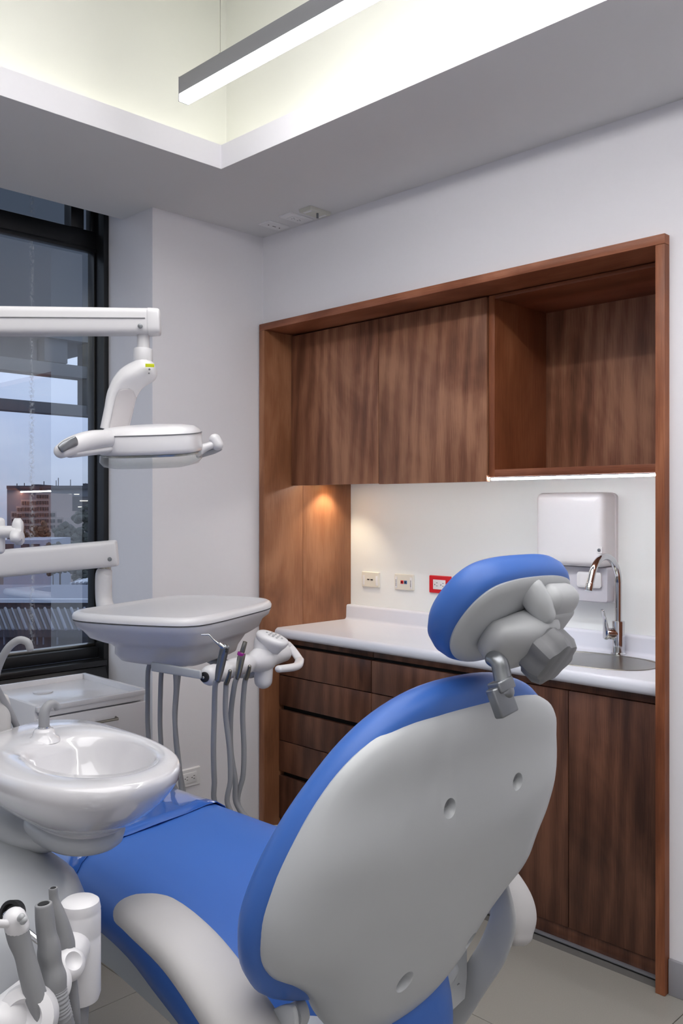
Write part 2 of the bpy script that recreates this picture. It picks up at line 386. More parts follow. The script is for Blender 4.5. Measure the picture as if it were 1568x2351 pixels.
g = G(); box((XW-.012, YB, 0), (XW, CY0-.002, .105), .002, g); struct('baseboard_right', g, M_base, True)
# an entrance door behind the photographer (seen only as a reflection)
d1 = struct('door_1', box((-.6, YB, 0), (.3, YB+.03, 2.1), .004), mat('door_paint', (196, 194, 190), .5, noise=.02), True)
build('door_handle', sweep([(.2, YB+.03, 1.0), (.2, YB+.075, 1.0), (.08, YB+.075, 1.0)], .009), M_steel, d1)

# ------------------------------------------------------------------ window
win = struct('window_1', box((XL, YG-.03, 2.545), (1.986, YG+.03, 2.62), .003), M_black, True)
F0 = YG-.095
build('jamb', box((1.962, F0, .45), (1.9855, YG+.04, 2.86), .002), M_black, win)
build('jamb_bead', box((1.952, YG-.03, .86), (1.962, YG+.01, 2.545), .002), M_black, win)
build('jamb_inner', box((1.942, YG-.022, 2.62), (1.962, YG+.02, 2.86), .002), M_black, win)
build('head_bead', box((XL, YG-.036, 2.528), (1.962, YG-.004, 2.547), .003), M_black, win)
build('mullion', box((1.846, YG-.03, 2.62), (1.906, YG+.03, 2.86), .003), M_black, win)
build('sill_rail', box((XL, YG-.05, .80), (1.962, YG+.03, .845), .004), M_black, win)
build('sill_bead', box((XL, YG-.02, .845), (1.962, YG+.02, .857), .002), M_steel, win)
build('sill_shelf', box((XL, F0-.03, .775), (1.962, YG-.05, .80), .004), M_blackm, win)
pr = [(0, .775), (-.008, .77), (-.016, .745), (-.03, .72), (-.036, .70), (-.03, .675), (-.016, .66), (-.012, .655), (-.02, .648), (-.02, .635), (-.004, .63), (0, .62)]
g = G(); V = [(x, F0+dy-.005, z) for x in (XL, 1.962) for dy, z in pr]; k = len(pr)
V += [(x, YG, z) for x in (XL, 1.962) for z in (.775, .62)]
F_ = [(i, i+1, k+i+1, k+i) for i in range(k-1)]+[tuple(range(k))+(2*k+1, 2*k), tuple(range(k, 2*k))+(2*k+3, 2*k+2), (0, k, 2*k+2, 2*k), (k-1, 2*k+1, 2*k+3, 2*k-1)]
g.add(V, F_); build('roller_box', g, M_blackm, win)
build('lower_panel', box((XL, F0, 0), (1.9855, YG+.1, .622), .003), M_black, win)
gm = glass_mat()
STX = onT(1, 73, 1000); STX = STX.x/STX.y*YG    # the streak's place on the pane
gl = build('pane', box((XL, YG-.003, .857), (1.955, YG+.003, 2.53)), gm, win, smooth=False)
for nd in gm.node_tree.nodes:
    if nd.type == 'MATH' and nd.operation == 'SUBTRACT' and nd.inputs[1].default_value == STREAKX and nd.inputs[0].is_linked:
        nd.inputs[1].default_value = STX-W(win).x; break
gl2 = build('pane', box((XL, YG-.003, 2.62), (1.955, YG+.003, 2.86)), gm, win, smooth=False)

# ------------------------------------------------------------------ pendant + cove lamps
PY1 = 2.223; PY0 = -1.4; PX = 1.539; PZ = 2.65; PWD = .034
t = thing('pendant_light', 'long slim grey linear pendant with glowing white lower edge, hanging in the ceiling tray', 'light', (PX, .4, PZ))
build('housing', box((PX, PY0, PZ+.0225), (PX+PWD, PY1, PZ+.073), .001), M_alu, t)
build('end_cap', box((PX-.0005, PY1, PZ-.0005), (PX+PWD+.0005, PY1+.003, PZ+.0735), .0005), M_alu, t)
build('diffuser', box((PX+.0005, PY0+.001, PZ), (PX+PWD-.0005, PY1-.0005, PZ+.0225), .0015), M_lit, t, label='glowing white diffuser')
for y in (2.045, -1.2):
    build('grip', cyl((PX+PWD/2, y, PZ+.073), (PX+PWD/2, y, PZ+.085), .004), M_steel, t)
    build('cable', cyl((PX+PWD/2, y, PZ+.085), (PX+PWD/2, y, UZ), .0011, n_=8), M_steel, t)
for i, (a, b) in enumerate((((TX1+.03, TY0, CZ+.0605), (TX1+.042, TY1, CZ+.066)), ((TX0, TY1+.03, CZ+.0605), (TX1+.028, TY1+.042, CZ+.066)),
             ((TX0-.042, TY0, CZ+.0605), (TX0-.03, TY1, CZ+.066)), ((TX0, TY0-.042, CZ+.0605), (TX1, TY0-.03, CZ+.066)))):
    tag(build('cove_lamp', box(a, b), M_covelamp, smooth=False), ('glowing lamp tape behind the ceiling tray edge nearest the wooden alcove', 'glowing lamp tape behind the ceiling tray edge nearest the window', 'glowing lamp tape behind the ceiling tray edge opposite the alcove', 'glowing lamp tape behind the ceiling tray edge farthest from the window')[i], 'light')

# ------------------------------------------------------------------ wood surround
SX0 = 2.53; YI0, YI1 = 1.2148, 3.008; UBX = 3.072
t = thing('alcove_surround', 'reddish brown wooden surround framing the alcove in the right wall', 'cabinet frame', (SX0, 2.1, 0))
build('left_board', box((SX0, YI1, 0), (2.758, CY1, 2.2175), .0012), W_SIDE, t)
build('left_rear_board', box((2.7592, YI1, 0), (UBX, CY1, 2.2175), .0012), W_SIDE, t)
build('right_board', box((SX0, CY0, 0), (UBX, YI0, 2.2175), .002), W_FR, t)
build('top_board', box((SX0, CY0, 2.218), (UBX, CY1, 2.2475), .0015), W_FRH, t)
# upper cabinets
UF = 2.686; UZ0, UZ1 = 1.538, 2.2145
t = thing('wall_cabinet', 'brown veneered wall cabinet with two flat doors above the worktop', 'cabinet', (UF, 2.47, UZ0))
build('body', box((UF+.021, 1.937, UZ0+.019), (UBX-.001, YI1-.002, UZ1-.001), .001), W_IN, t)
build('door', box((UF, 2.4735, UZ0), (UF+.02, YI1-.003, UZ1-.004), .001), W_UP, t)
build('door', box((UF, 1.935, UZ0-.003), (UF+.02, 2.4705, UZ1-.004), .001), W_UP, t)
# open shelf unit
SY0, SY1 = YI0+.001, 1.932; SF = 2.695
t = thing('open_shelf', 'open brown wooden shelf box right of the wall cabinet doors', 'shelf', (SF, 1.57, 1.551))
build('side_panel', box((SF, 1.906, 1.551), (UBX-.001, SY1, 2.214), .001), W_FR, t)
build('side_panel', box((SF, SY0, 1.5785), (UBX-.001, SY0+.004, 2.2), .0005), W_FR, t)
build('back_panel', box((3.04, SY0+.004, 1.578), (3.046, 1.906, 2.2), 0), W_UP, t, smooth=False)
build('shelf_board', box((SF, SY0, 1.551), (UBX-.001, 1.906, 1.578), .001), W_FRH, t)
build('top_panel', box((SF, SY0, 2.2), (UBX-.001, 1.906, 2.214), .001), W_FRH, t)
t = thing('led_strip', 'glowing white strip light under the open shelf', 'light', (2.71, 1.57, 1.54))
build('profile', box((2.70, SY0+.001, 1.5475), (2.72, 1.93, 1.5508), .0004), M_alu, t)
build('diffuser', box((2.7015, SY0+.002, 1.5395), (2.7185, 1.929, 1.5475), .002), M_led, t, label='glowing white diffuser')
t = thing('cabinet_strip_light', 'slim strip light under the wall cabinet, behind its doors', 'light', (2.90, 2.4, 1.53))
build('diffuser', box((2.76, 1.96, 1.551), (2.772, 2.98, 1.5565), .001), mat('strip_small', (255, 255, 255), .5, emit=(255, 252, 246), estr=17, noise=.001), t)
t = thing('puck_light', 'small round warm spot under the left end of the wall cabinet', 'light', (2.90, 2.93, 1.53))
build('ring', lathe((2.89, 2.945, 1.5565), (0, 0, -1), [(.03, 0), (.03, .006), (.022, .007), (.022, .003)]), M_steel, t)
build('lens', cyl((2.89, 2.945, 1.551), (2.89, 2.945, 1.5545), .0215), mat('puck_lens', (255, 250, 230), .5, emit=(255, 214, 150), estr=PUCK*6, noise=.001), t)
sl = bpy.data.lights.new('puck_beam', 'SPOT'); sl.energy = 3.6; sl.color = (1, .84, .60); sl.spot_size = math.radians(110); sl.spot_blend = .6; sl.shadow_soft_size = .02
so = bpy.data.objects.new('puck_beam', sl); so.location = (2.89, 2.945, 1.546); so.rotation_euler = (math.radians(6), 0, 0); sc.collection.objects.link(so)

# ------------------------------------------------------------------ lower cabinets
DF = 2.613; DT = .02
def drawer(y0, y1, z0, z1, parent):
    build('drawer', box((DF, y0+.0015, z0), (DF+DT, y1-.0015, z1), .001), W_DR, parent)
rows = [(.699, .826), (.5635, .695), (.4085, .542), (.271, .4045), (.06, .249)]
def drawer_unit(label, y0, y1):
    t = thing('drawer_cabinet', label, 'cabinet', (DF, (y0+y1)/2, .05))
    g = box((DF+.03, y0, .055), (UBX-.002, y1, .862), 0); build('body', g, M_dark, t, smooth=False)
    build('top_rail', box((DF+.012, y0+.001, .838), (DF+.0295, y1-.001, .862), .001), W_DR, t)
    for z0, z1 in rows: drawer(y0, y1, z0, z1, t)
drawer_unit('brown drawer cabinet at the left end under the worktop', 2.445, YI1-.001)
drawer_unit('brown drawer cabinet between the left drawers and the cupboard doors, mostly behind the chair', 1.892, 2.4435)
t = thing('cupboard', 'dark brown two door cupboard under the sink', 'cabinet', (DF, 1.55, .05))
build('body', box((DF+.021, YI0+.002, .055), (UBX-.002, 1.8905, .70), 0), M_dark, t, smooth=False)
build('top_rail', box((DF+.006, YI0+.002, .837), (DF+.0295, 1.8905, .862), .001), W_DR, t)
build('door', box((DF, 1.5555, .053), (DF+DT, 1.889, .8345), .001), W_DR, t)
build('door', box((DF, YI0+.002, .053), (DF+DT, 1.5525, .8345), .001), W_DR, t)
o = build('plinth', box((DF+.006, YI0+.001, .004), (DF+.03, YI1-.001, .053), .001), W_DR)
tag(o, 'dark brown plinth along the floor under the cabinets', 'plinth')
o = build('floor_trim', box((DF-.012, YI0+.001, .0005), (DF+.006, YI1-.001, .006), .001), M_alu)
tag(o, 'thin grey metal strip on the floor along the plinth', 'trim')
# worktop with rounded front and upstand, sink cut out
KX0, KZ0, KZ1 = 2.585, .864, .907
prof = []
for a in range(0, 91, 15): prof.append((KX0+.016-.016*math.sin(math.radians(a)) if False else KX0+.016-.016*math.cos(math.radians(90-a)), KZ0+.016-.016*math.sin(math.radians(90-a))))
prof = [(KX0+.3, KZ0)]+[(KX0+.018-.018*math.cos(math.radians(a)), KZ0+.018-.018*math.sin(math.radians(a))) for a in range(90, -1, -15)]
prof += [(KX0+.022-.022*math.cos(math.radians(a)), KZ1-.022+.022*math.sin(math.radians(a))) for a in range(0, 91, 15)]
prof += [(3.026, KZ1)]+[(3.026+.012*math.sin(math.radians(a)), KZ1+.012-.012*math.cos(math.radians(a))) for a in range(15, 91, 25)]
prof += [(3.040+.010-.010*math.cos(math.radians(a)), .966+.010*math.sin(math.radians(a))) for a in range(0, 91, 18)]+[(UBX, .976), (UBX, KZ0)]
rings = [[(x, y, z) for x, z in prof] for y in (YI0+.001, YI1-.012, YI1-.004, YI1-.001)]
rings[-1] = [(x if x > KX0+.02 else KX0+.02+(x-KX0-.02)*.55, YI1-.001, z) for x, y, z in rings[-1]]
wt = thing('worktop', 'glossy white worktop with rounded front edge and low upstand', 'worktop', (2.8, 2.1, KZ0))
top = build('slab', loft(rings), M_counter, wt, 50)
SC = (2.826, 1.575); sink_out = superel(.150, .222, 56, 2.6, SC)
cut = build('cut', slab(inset(sink_out, .008), [(0, .80), (0, .96)], ((0, 0, 0), (1, 0, 0), (0, 1, 0), (0, 0, 1)), cap=((.5, 0),), cap_start=True), M_dark)
boolean(top, cut)
t = thing('sink', 'oval stainless steel sink bowl set in the white worktop', 'sink', (SC[0], SC[1], .76))
FRZ = ((0, 0, 0), (1, 0, 0), (0, 1, 0), (0, 0, 1))
g = slab(sink_out, [(0, .9075), (.003, .9095), (.012, .9085), (.016, .900), (.018, .80), (.03, .775), (.06, .765)], FRZ, cap=((.6, -.003), (.2, -.005)))
build('bowl', g, M_steel, t)
build('drain', cyl((SC[0], SC[1], .761), (SC[0], SC[1], .764), .03), M_chrome, t)
# faucet
FX, FY = 3.0, 1.58
t = thing('faucet', 'tall chrome gooseneck tap standing behind the sink', 'tap', (FX, FY, KZ1))
build('base', lathe((FX, FY, KZ1), (0, 0, 1), [(.027, 0), (.027, .004), (.0225, .008), (.0225, .118), (.0215, .121), (.0135, .1225)]), M_chrome, t)
P = [(FX, FY, KZ1+.12), (FX, FY, KZ1+.26)]
R_ = .098
for a in range(0, 181-22, 12):
    P.append((FX-R_+R_*math.cos(math.radians(a)), FY-.0*a, KZ1+.26+R_*math.sin(math.radians(a))))
lx, ly, lz = P[-1]; P.append((lx-.013, ly, lz-.03)); 
build('spout', sweep(P, .0125, sm=3, ends=False), M_chrome, t)
q0 = Vector(P[-1]); q1 = q0+(q0-Vector(P[-2])).normalized()*.028
build('aerator', cyl(q0, q1, .0138, bev=.001), M_chrome, t)
A = Vector((-.72, .69, 0)).normalized(); c0 = Vector((FX, FY, KZ1+.075))
build('cartridge', cyl(c0, c0+A*.045, .021, bev=.003), M_chrome, t)
c1 = c0+A*.046
g = sweep([c1+Vector((0, 0, -.014)), c1+Vector((0, 0, .02)), c1+Vector((0, 0, .05))+A*.004, c1+Vector((0, 0, .085))+A*.012], [(.018, .009), (.019, .009), (.014, .007), (.017, .005)], sm=4, up=A)
build('lever', g, M_chrome, t)
# paper towel dispenser
t = thing('paper_towel_dispenser', 'white wall mounted paper towel dispenser beside the tap', 'dispenser', (NB, 1.77, 1.087))
fr = ((0, 1.77, 1.29), (0, 1, 0), (0, 0, 1), (-1, 0, 0))
def rrect(a, b, r, n_=6):
    o = []
    for cx, cy, s0 in ((a-r, b-r, 0), (-a+r, b-r, 90), (-a+r, -b+r, 180), (a-r, -b+r, 270)):
        for k in range(n_+1):
            q = math.radians(s0+90*k/n_); o.append((cx+r*math.cos(q), cy+r*math.sin(q)))
    return o
def frX(x, y, z): return ((x, y, z), (0, 1, 0), (0, 0, 1), (-1, 0, 0))
build('cover', slab(rrect(.145, .138, .024), [(0, 0), (0, .078), (.002, .088), (.008, .097), (.015, .1015), (.020, .103)], frX(NB, 1.768, 1.358), cap=((.8, .001), (.4, .002)), cap_start=True), M_plast, t)
build('tray', slab(rrect(.142, .066, .012), [(0, 0), (0, .055), (.004, .062)], frX(NB, 1.768, 1.153), cap=((.7, 0),), cap_start=True), mat('dispenser_grey', (196, 195, 204), .35, noise=.02), t)
build('rim', slab(rrect(.149, .205, .02), [(0, 0), (0, .015), (.003, .018)], frX(NB, 1.768, 1.289), cap=((.7, 0),), cap_start=True), M_plast, t)
build('finger_plate', slab(rrect(.05, .03, .012), [(0, 0), (0, .008), (.003, .01)], frX(NB-.062, 1.70, 1.17), cap=((.7, 0),), cap_start=True), M_plast, t)
lk = onX(NB-.103, 1376, 1263)
build('lock_plate', slab(rrect(.012, .012, .003), [(0, 0), (0, .003), (.001, .004)], frX(NB-.1, lk.y, lk.z), cap=((.7, 0),), cap_start=True), M_plast, t)
build('lock', cyl((NB-.1035, lk.y, lk.z), (NB-.108, lk.y, lk.z), .006, bev=.001), M_cast, t)

# ------------------------------------------------------------------ plates on the backsplash
def plate_x(name, label, cat, y, z, a, b, m):
    t = thing(name, label, cat, (NB, y, z-b))
    build('plate', slab(rrect(a, b, .004), [(0, 0), (0, .006), (.0025, .010)], frX(NB, y, z), cap=((.7, 0),), cap_start=True), m, t); return t
def slot(t, y, z, a, b, m, x=NB-.0115, nm='slot'):
    build(nm, box((x-.0006, y-a, z-b), (x+.002, y+a, z+b)), m, t, smooth=False)
t = plate_x('video_plate', 'ivory wall plate with two small black sockets, left of the other two plates', 'wall plate', 2.873, 1.101, .056, .036, M_ivory)
for dy in (.011, -.011): slot(t, 2.873+dy, 1.101, .0065, .0022, M_rubber, nm='socket')
for dy in (.042, -.042): build('label_window', box((NB-.0118, 2.873+dy-.006, 1.075), (NB-.009, 2.873+dy+.006, 1.12), .0008), M_outw, t)
t = plate_x('data_plate', 'ivory wall plate with one red and one blue jack', 'wall plate', 2.665, 1.101, .057, .036, M_ivory)
build('jack', box((NB-.0125, 2.6655, 1.0935), (NB-.009, 2.6815, 1.1085), .0006), M_red, t, label='red jack')
build('jack', box((NB-.0125, 2.6445, 1.0935), (NB-.009, 2.6600, 1.1085), .0006), mat('jack_blue', (60, 100, 150), .4, noise=.03), t, label='blue jack')
for dy in (.0105, -.0105): slot(t, 2.663+dy, 1.101, .003, .004, M_rubber, NB-.0128, 'socket')
for dy in (.044, -.044):
    build('label_window', box((NB-.0118, 2.665+dy-.006, 1.072), (NB-.009, 2.665+dy+.006, 1.124), .0008), M_outw, t)
    for k in range(7): slot(t, 2.665+dy, 1.083+k*.0045, .002, .0011, mat('print_grey', (90, 90, 96), .6), NB-.0122, 'print')
t = plate_x('red_outlet', 'wall outlet with red frame and white double socket', 'outlet', 2.4575, 1.1025, .0595, .0385, M_red)
build('insert', box((NB-.0128, 2.4575-.034, 1.1025-.021), (NB-.009, 2.4575+.034, 1.1025+.021), .0008), M_outw, t, label='white double socket')
for dy in (.016, -.018):
    for dz in (.007, -.006): slot(t, 2.4575+dy-.004, 1.1025+dz, .0035, .001, M_rubber, NB-.0128)
    slot(t, 2.4575+dy+.008, 1.1025-.001, .0018, .0022, M_rubber, NB-.0128, 'pin_hole')
# ceiling plates
def frZ(x, y): return ((x, y, CZ), (1, 0, 0), (0, 1, 0), (0, 0, -1))
def ceil_plate(label, y, m, a=.058, b=.035, th=.006, cat='wall plate', name='ceiling_plate'):
    t = thing(name, label, cat, (2.476, y, CZ-th))
    build('plate', slab(rrect(a, b, .003), [(0, 0), (0, th*.5), (.003, th)], frZ(2.476, y), cap=((.7, 0),), cap_start=True), m, t); return t
t = ceil_plate('white ceiling plate with a slot and two screws, nearest the room corner', 2.881, M_outw)
for dx in (-.03, .03): build('screw', cyl((2.476+dx, 2.881, CZ-.006), (2.476+dx, 2.881, CZ-.0072), .0028, n_=10), M_rubber, t)
build('slot', box((2.468, 2.879, CZ-.0066), (2.486, 2.883, CZ-.005)), M_rubber, t, smooth=False)
t = ceil_plate('white double outlet in the ceiling, middle of the three plates', 2.742, M_outw, .062, .037, name='ceiling_outlet', cat='outlet')
build('insert', box((2.444, 2.721, CZ-.0078), (2.508, 2.763, CZ-.005), .0006), M_outw, t)
for dx in (-.018, .014):
    for dy in (-.006, .006): build('slot', box((2.476+dx-.001, 2.742+dy-.003, CZ-.0084), (2.476+dx+.001, 2.742+dy+.003, CZ-.007)), M_dgrey, t, smooth=False)
    build('pin_hole', cyl((2.476+dx+.009, 2.742, CZ-.0072), (2.476+dx+.009, 2.742, CZ-.0084), .0022, n_=10), M_dgrey, t)
t = ceil_plate('ivory ceiling plate with a short metal stub, farthest from the corner', 2.627, mat('ceiling_ivory', (206, 206, 196), .4), .058, .035, .012)
build('stub', cyl((2.478, 2.615, CZ-.011), (2.478, 2.615, CZ-.032), .0045, n_=12), M_cast, t)
for dx in (-.04, .04): build('label_window', box((2.476+dx-.006, 2.605, CZ-.0135), (2.476+dx+.006, 2.65, CZ-.011), .0006), M_outw, t)
# outlet on the back wall
t = thing('wall_outlet', 'white double outlet low on the back wall, behind the hoses', 'outlet', (2.155, YW, .288))
fr = ((2.158, YW, .326), (1, 0, 0), (0, 0, 1), (0, -1, 0))
build('plate', slab(rrect(.058, .038, .006), [(0, 0), (0, .004), (.004, .009)], fr, cap=((.7, 0),), cap_start=True), M_outw, t)
build('insert', box((2.122, YW-.012, .305), (2.194, YW-.008, .347), .0008), M_outw, t)
for dx in (-.016, .018):
    for dz in (-.006, .006): build('slot', box((2.158+dx, YW-.0126, .326+dz-.001), (2.158+dx+.007, YW-.011, .326+dz+.001)), M_rubber, t, smooth=False)
    build('pin_hole', cyl((2.158+dx-.007, YW-.011, .326), (2.158+dx-.007, YW-.0126, .326), .0022, n_=10), M_rubber, t)

# ------------------------------------------------------------------ small white cabinet by the window
mx0, mx1, my0, my1, mz = 1.272, 1.662, 2.585, 3.0, .83
t = thing('mobile_cabinet', 'low white cabinet with a drawer and tray top, by the window', 'cabinet', ((mx0+mx1)/2, 2.8, 0))
build('side_panel', box((mx0, my0+.02, .05), (mx0+.016, my1, mz), .0015), M_white, t)
build('side_panel', box((mx1-.016, my0+.02, .05), (mx1, my1, mz), .0015), M_white, t)
build('back_panel', box((mx0+.0165, my1-.014, .05), (mx1-.0165, my1, mz), .0015), M_white, t)
build('top', box((mx0+.0165, my0+.003, mz-.035), (mx1-.0165, my1-.0145, mz-.018), .0015), M_white, t)
build('top_edge', box((mx0+.0005, my0, mz-.018), (mx1-.0005, my0+.018, mz-.002), .002), M_white, t)
build('grommet', cyl((mx0+.155, 2.86, mz-.018), (mx0+.155, 2.86, mz-.0145), .033, bev=.0015), M_plast, t)
for z0, z1 in ((.655, .79), (.36, .635), (.07, .35)):
    d = build('drawer', box((mx0+.002, my0, z0), (mx1-.002, my0+.018, z1), .002), M_white, t)
    zc = z1-.036
    build('handle', sweep([(mx0+.11, my0-.001, zc), (mx0+.115, my0-.022, zc), (mx1-.125, my0-.022, zc), (mx1-.12, my0-.001, zc)], .0045, n_=10), M_steel, d)
build('inner_body', box((mx0+.0165, my0+.0185, .06), (mx1-.0165, my1-.015, mz-.036)), M_greyp, t, smooth=False)
for x in (mx0+.04, mx1-.04):
    for y in (my0+.06, my1-.05):
        build('caster', cyl((x-.012, y, .024), (x+.012, y, .024), .024, bev=.004), M_rubber, t)

# ------------------------------------------------------------------ dental chair
CX = 1.087
ch = thing('dental_chair', 'blue upholstered dental chair with white shell back and raised seat', 'dental chair', (CX, 1.35, 0))
BN = Vector((0, .948, .318)); BR = Vector((0, -.318, .948)); BX = Vector((1, 0, 0)); BO = Vector((CX-.05, .87, .737))
BF = (BO, BX, BR, BN)
def B(x, r, n_): return BO+BX*x+BR*r+BN*n_
half = [(0, -.125), (.07, -.113), (.12, -.083), (.16, -.038), (.192, .010), (.232, .046), (.274, .076), (.301, .112), (.312, .158), (.309, .205), (.293, .265), (.264, .328), (.226, .375), (.172, .407), (.095, .421), (0, .424)]
def skew(L_): return [(x*(1+.13*min(1, max(0, (r-.28)/.1))-.08*max(0, 1-abs(r-.15)/.12)+.05*min(1, max(0, (.04-r)/.08))), r) if x > 0 else (x, r) for x, r in L_]
outl = smooth2(skew(half+[(-x, r) for x, r in half[-2:0:-1]]), 4)
def sm(x, a, b): q = min(1, max(0, (x-a)/(b-a))); return q*q*(3-2*q)
def shell_disp(x, r, h): return .022*sm(r, .25, .35)*max(0, 1-h/.05)
g = slab(outl, [(.004, .060), (0, .056), (0, .046), (.006, .032), (.018, .018), (.032, .010)], BF, cap=((.93, -.006), (.85, -.009), (.7, -.011), (.45, -.013), (.2, -.014)), cap_start=True, disp=shell_disp, center=(0, .16))
shell = build('back_shell', g, M_shell, ch, 50, label='white moulded back shell with four screw holes')
cups = G()
holes = [(-.036, 0.0), (.134, 0.0), (-.036, .292), (.134, .292)]
for x, r in holes: lathe(B(x, r, .022), -BN, [(.0105, 0), (.0125, .012), (.0165, .022), (.03, .034)], cups, 24)
boolean(shell, build('cut', cups, M_dark), solver='FAST')
shell.data.materials.clear(); shell.data.materials.append(M_shell)
for x, r in holes: build('screw', cyl(B(x, r, .0225), B(x, r, .0150), .0062, bev=.001), M_dgrey, shell)
half_c = [(0, -.02), (.12, -.03), (.175, -.01), (.215, .008), (.262, .038), (.296, .085), (.312, .14), (.310, .19), (.297, .24), (.274, .29), (.242, .337), (.202, .382), (.15, .417), (.08, .440), (0, .447)]
outc = smooth2(skew(half_c+[(-x, r) for x, r in half_c[-2:0:-1]]), 4)
g = slab(outc, [(.02, .046), (.002, .050), (-.005, .058), (-.009, .070), (-.007, .084), (.003, .098), (.02, .107), (.05, .112)], BF, cap=((.8, -.006), (.5, -.014), (.2, -.016)), cap_start=True, center=(0, .2))
build('back_cushion', g, M_blue, ch, 60)
# seat: stations along y  (y, half width, crest z, bottom z, centre dip)
st = [(.905, .05, .640, .575, 0), (.912, .08, .664, .563, 0), (.932, .11, .684, .556, 0), (.97, .13, .692, .560, .004), (1.03, .175, .702, .575, .008), (1.075, .228, .710, .588, .01), (1.12, .272, .720, .60, .012), (1.25, .262, .742, .622, .012),
      (1.38, .244, .754, .64, .01), (1.52, .232, .757, .645, .006), (1.68, .228, .756, .64, .004), (1.84, .228, .752, .632, .002), (2.02, .224, .742, .622, 0), (2.2, .21, .73, .612, 0), (2.30, .17, .715, .62, 0), (2.345, .10, .69, .65, 0)]
def sect(y, w_, zt, zb, dip):
    h = zt-zb; o = []
    pts = [(0, zt-dip), (.35, zt-dip*.6), (.62, zt-.001), (.76, zt-.006), (.87, zt-.022), (.95, zt-.05*h/.12), (.99, zt-.075*h/.12), (1.0, zb+.03*h/.12), (.985, zb+.006), (.95, zb), (.5, zb), (0, zb)]
    for a, z in pts: o.append((CX+a*w_, y, z))
    for a, z in pts[-2:0:-1]: o.append((CX-a*w_, y, z))
    return o
def interp(y):
    for i in range(len(st)-1):
        if st[i][0] <= y <= st[i+1][0]:
            k = (y-st[i][0])/(st[i+1][0]-st[i][0]); return [st[i][j]+(st[i+1][j]-st[i][j])*k for j in range(5)]
    return list(st[-1])
P3 = catmull([(s[0], s[1], s[2]) for s in st], 4); P4 = catmull([(s[0], s[3], s[4]) for s in st], 4)
SEC = [(a[0], a[1], a[2], b[1], b[2]) for a, b in zip(P3, P4)]
build('seat_cushion', loft([sect(*s) for s in SEC]), M_blue, ch, 70)
cov = [s for s in SEC if s[0] > 1.675]
def cov_sect(s):
    y, w_, zt, zb, dip = s; r = sect(y, w_+.0025, zt+.0025, zb+.01, dip); cxx = CX
    return r
# clear cover sheet over the foot end: thin shell whose front edge bows
gcov = G(); rows_ = []
for i, s in enumerate(cov):
    r = sect(s[0], s[1]+.003, s[2]+.003, s[3], s[4]); r = [r[j] for j in list(range(15, 22))+list(range(0, 8))]
    rr = []
    for p in r:
        a = (p[0]-CX)/max(s[1], .01); yy = p[1]+(-.035+.035*a)*(1-min(1, i/6))
        wav = .0016*math.sin(a*9+s[0]*23)+.001*math.sin(a*17-s[0]*41); rr.append((p[0], yy, p[2]+wav))
    rows_.append(rr)
nn = len(rows_[0]); V = [p for r in rows_ for p in r]
gcov.add(V, [(i*nn+j, i*nn+j+1, (i+1)*nn+j+1, (i+1)*nn+j) for i in range(len(rows_)-1) for j in range(nn-1)])
cvo = build('foot_cover', gcov, M_film, ch, 70, label='glossy clear cover over the foot end')
md = cvo.modifiers.new('s', 'SOLIDIFY'); md.thickness = .0015; md.offset = 1
# chair frame and base
build('seat_frame', loft([[(CX+sx*w_, y, z) for sx, z in ((-1, .655), (1, .655), (1, .60), (.97, .565), (.6, .55), (-.6, .55), (-.97, .565), (-1, .60))] for y, w_ in ((.97, .20), (1.0, .235), (1.2, .235), (1.5, .205), (2.0, .195), (2.2, .17))]), M_shell, ch, 50)
g = slab(superel(.13, .19, 40, 3), [(0, .05), (0, .45), (.01, .552)], ((CX, 1.22, 0), (1, 0, 0), (0, 1, 0), (0, 0, 1)), cap=((.6, 0),), cap_start=True)
build('base_column', g, M_shell, ch)
g = slab(superel(.20, .36, 48, 3), [(0, 0.001), (0, .03), (.02, .055), (.05, .062)], ((CX, 1.26, 0), (1, 0, 0), (0, 1, 0), (0, 0, 1)), cap=((.6, 0),), cap_start=True)
build('base_plate', g, M_shell, ch)
# armrests
def armrest(sx):
    X = CX+sx*.327 if sx < 0 else CX+.285; Pn = [(X, 1.222, .808), (X, 1.165, .814), (X, 1.07, .797), (X, .985, .760), (X-sx*.004, .94, .728), (X-sx*.012, .915, .700), (X-sx*.02, .905, .675)]
    return sweep(Pn, [(.034, .022), (.046, .027), (.048, .028), (.049, .029), (.050, .03), (.044, .028), (.03, .02)], sm=6, side=(1, 0, 0), n_=24, sq=2.4)
build('armrest', armrest(-1), M_soft, ch, 80); build('armrest', armrest(1), M_soft, ch, 80)
# hinge brackets between seat and back
for sx in (-1,):
    q = [(.99, .60), (.97, .655), (.945, .675), (.932, .70), (.922, .725), (.935, .742), (.955, .73), (.98, .70), (1.04, .66), (1.08, .61), (1.05, .56), (1.0, .56)]
    X0, X1 = (CX-.225, CX-.250) if sx < 0 else (CX+.205, CX+.225)
    rg = smooth2(q, 4)
    build('hinge_cover', loft([[(X0, y, z) for y, z in inset(rg, .004)], [(X0+sx*.003, y, z) for y, z in rg], [(X1-sx*.006, y, z) for y, z in rg], [(X1, y, z) for y, z in inset(rg, .008)]]), M_shell if sx < 0 else M_greyp, ch, 50)
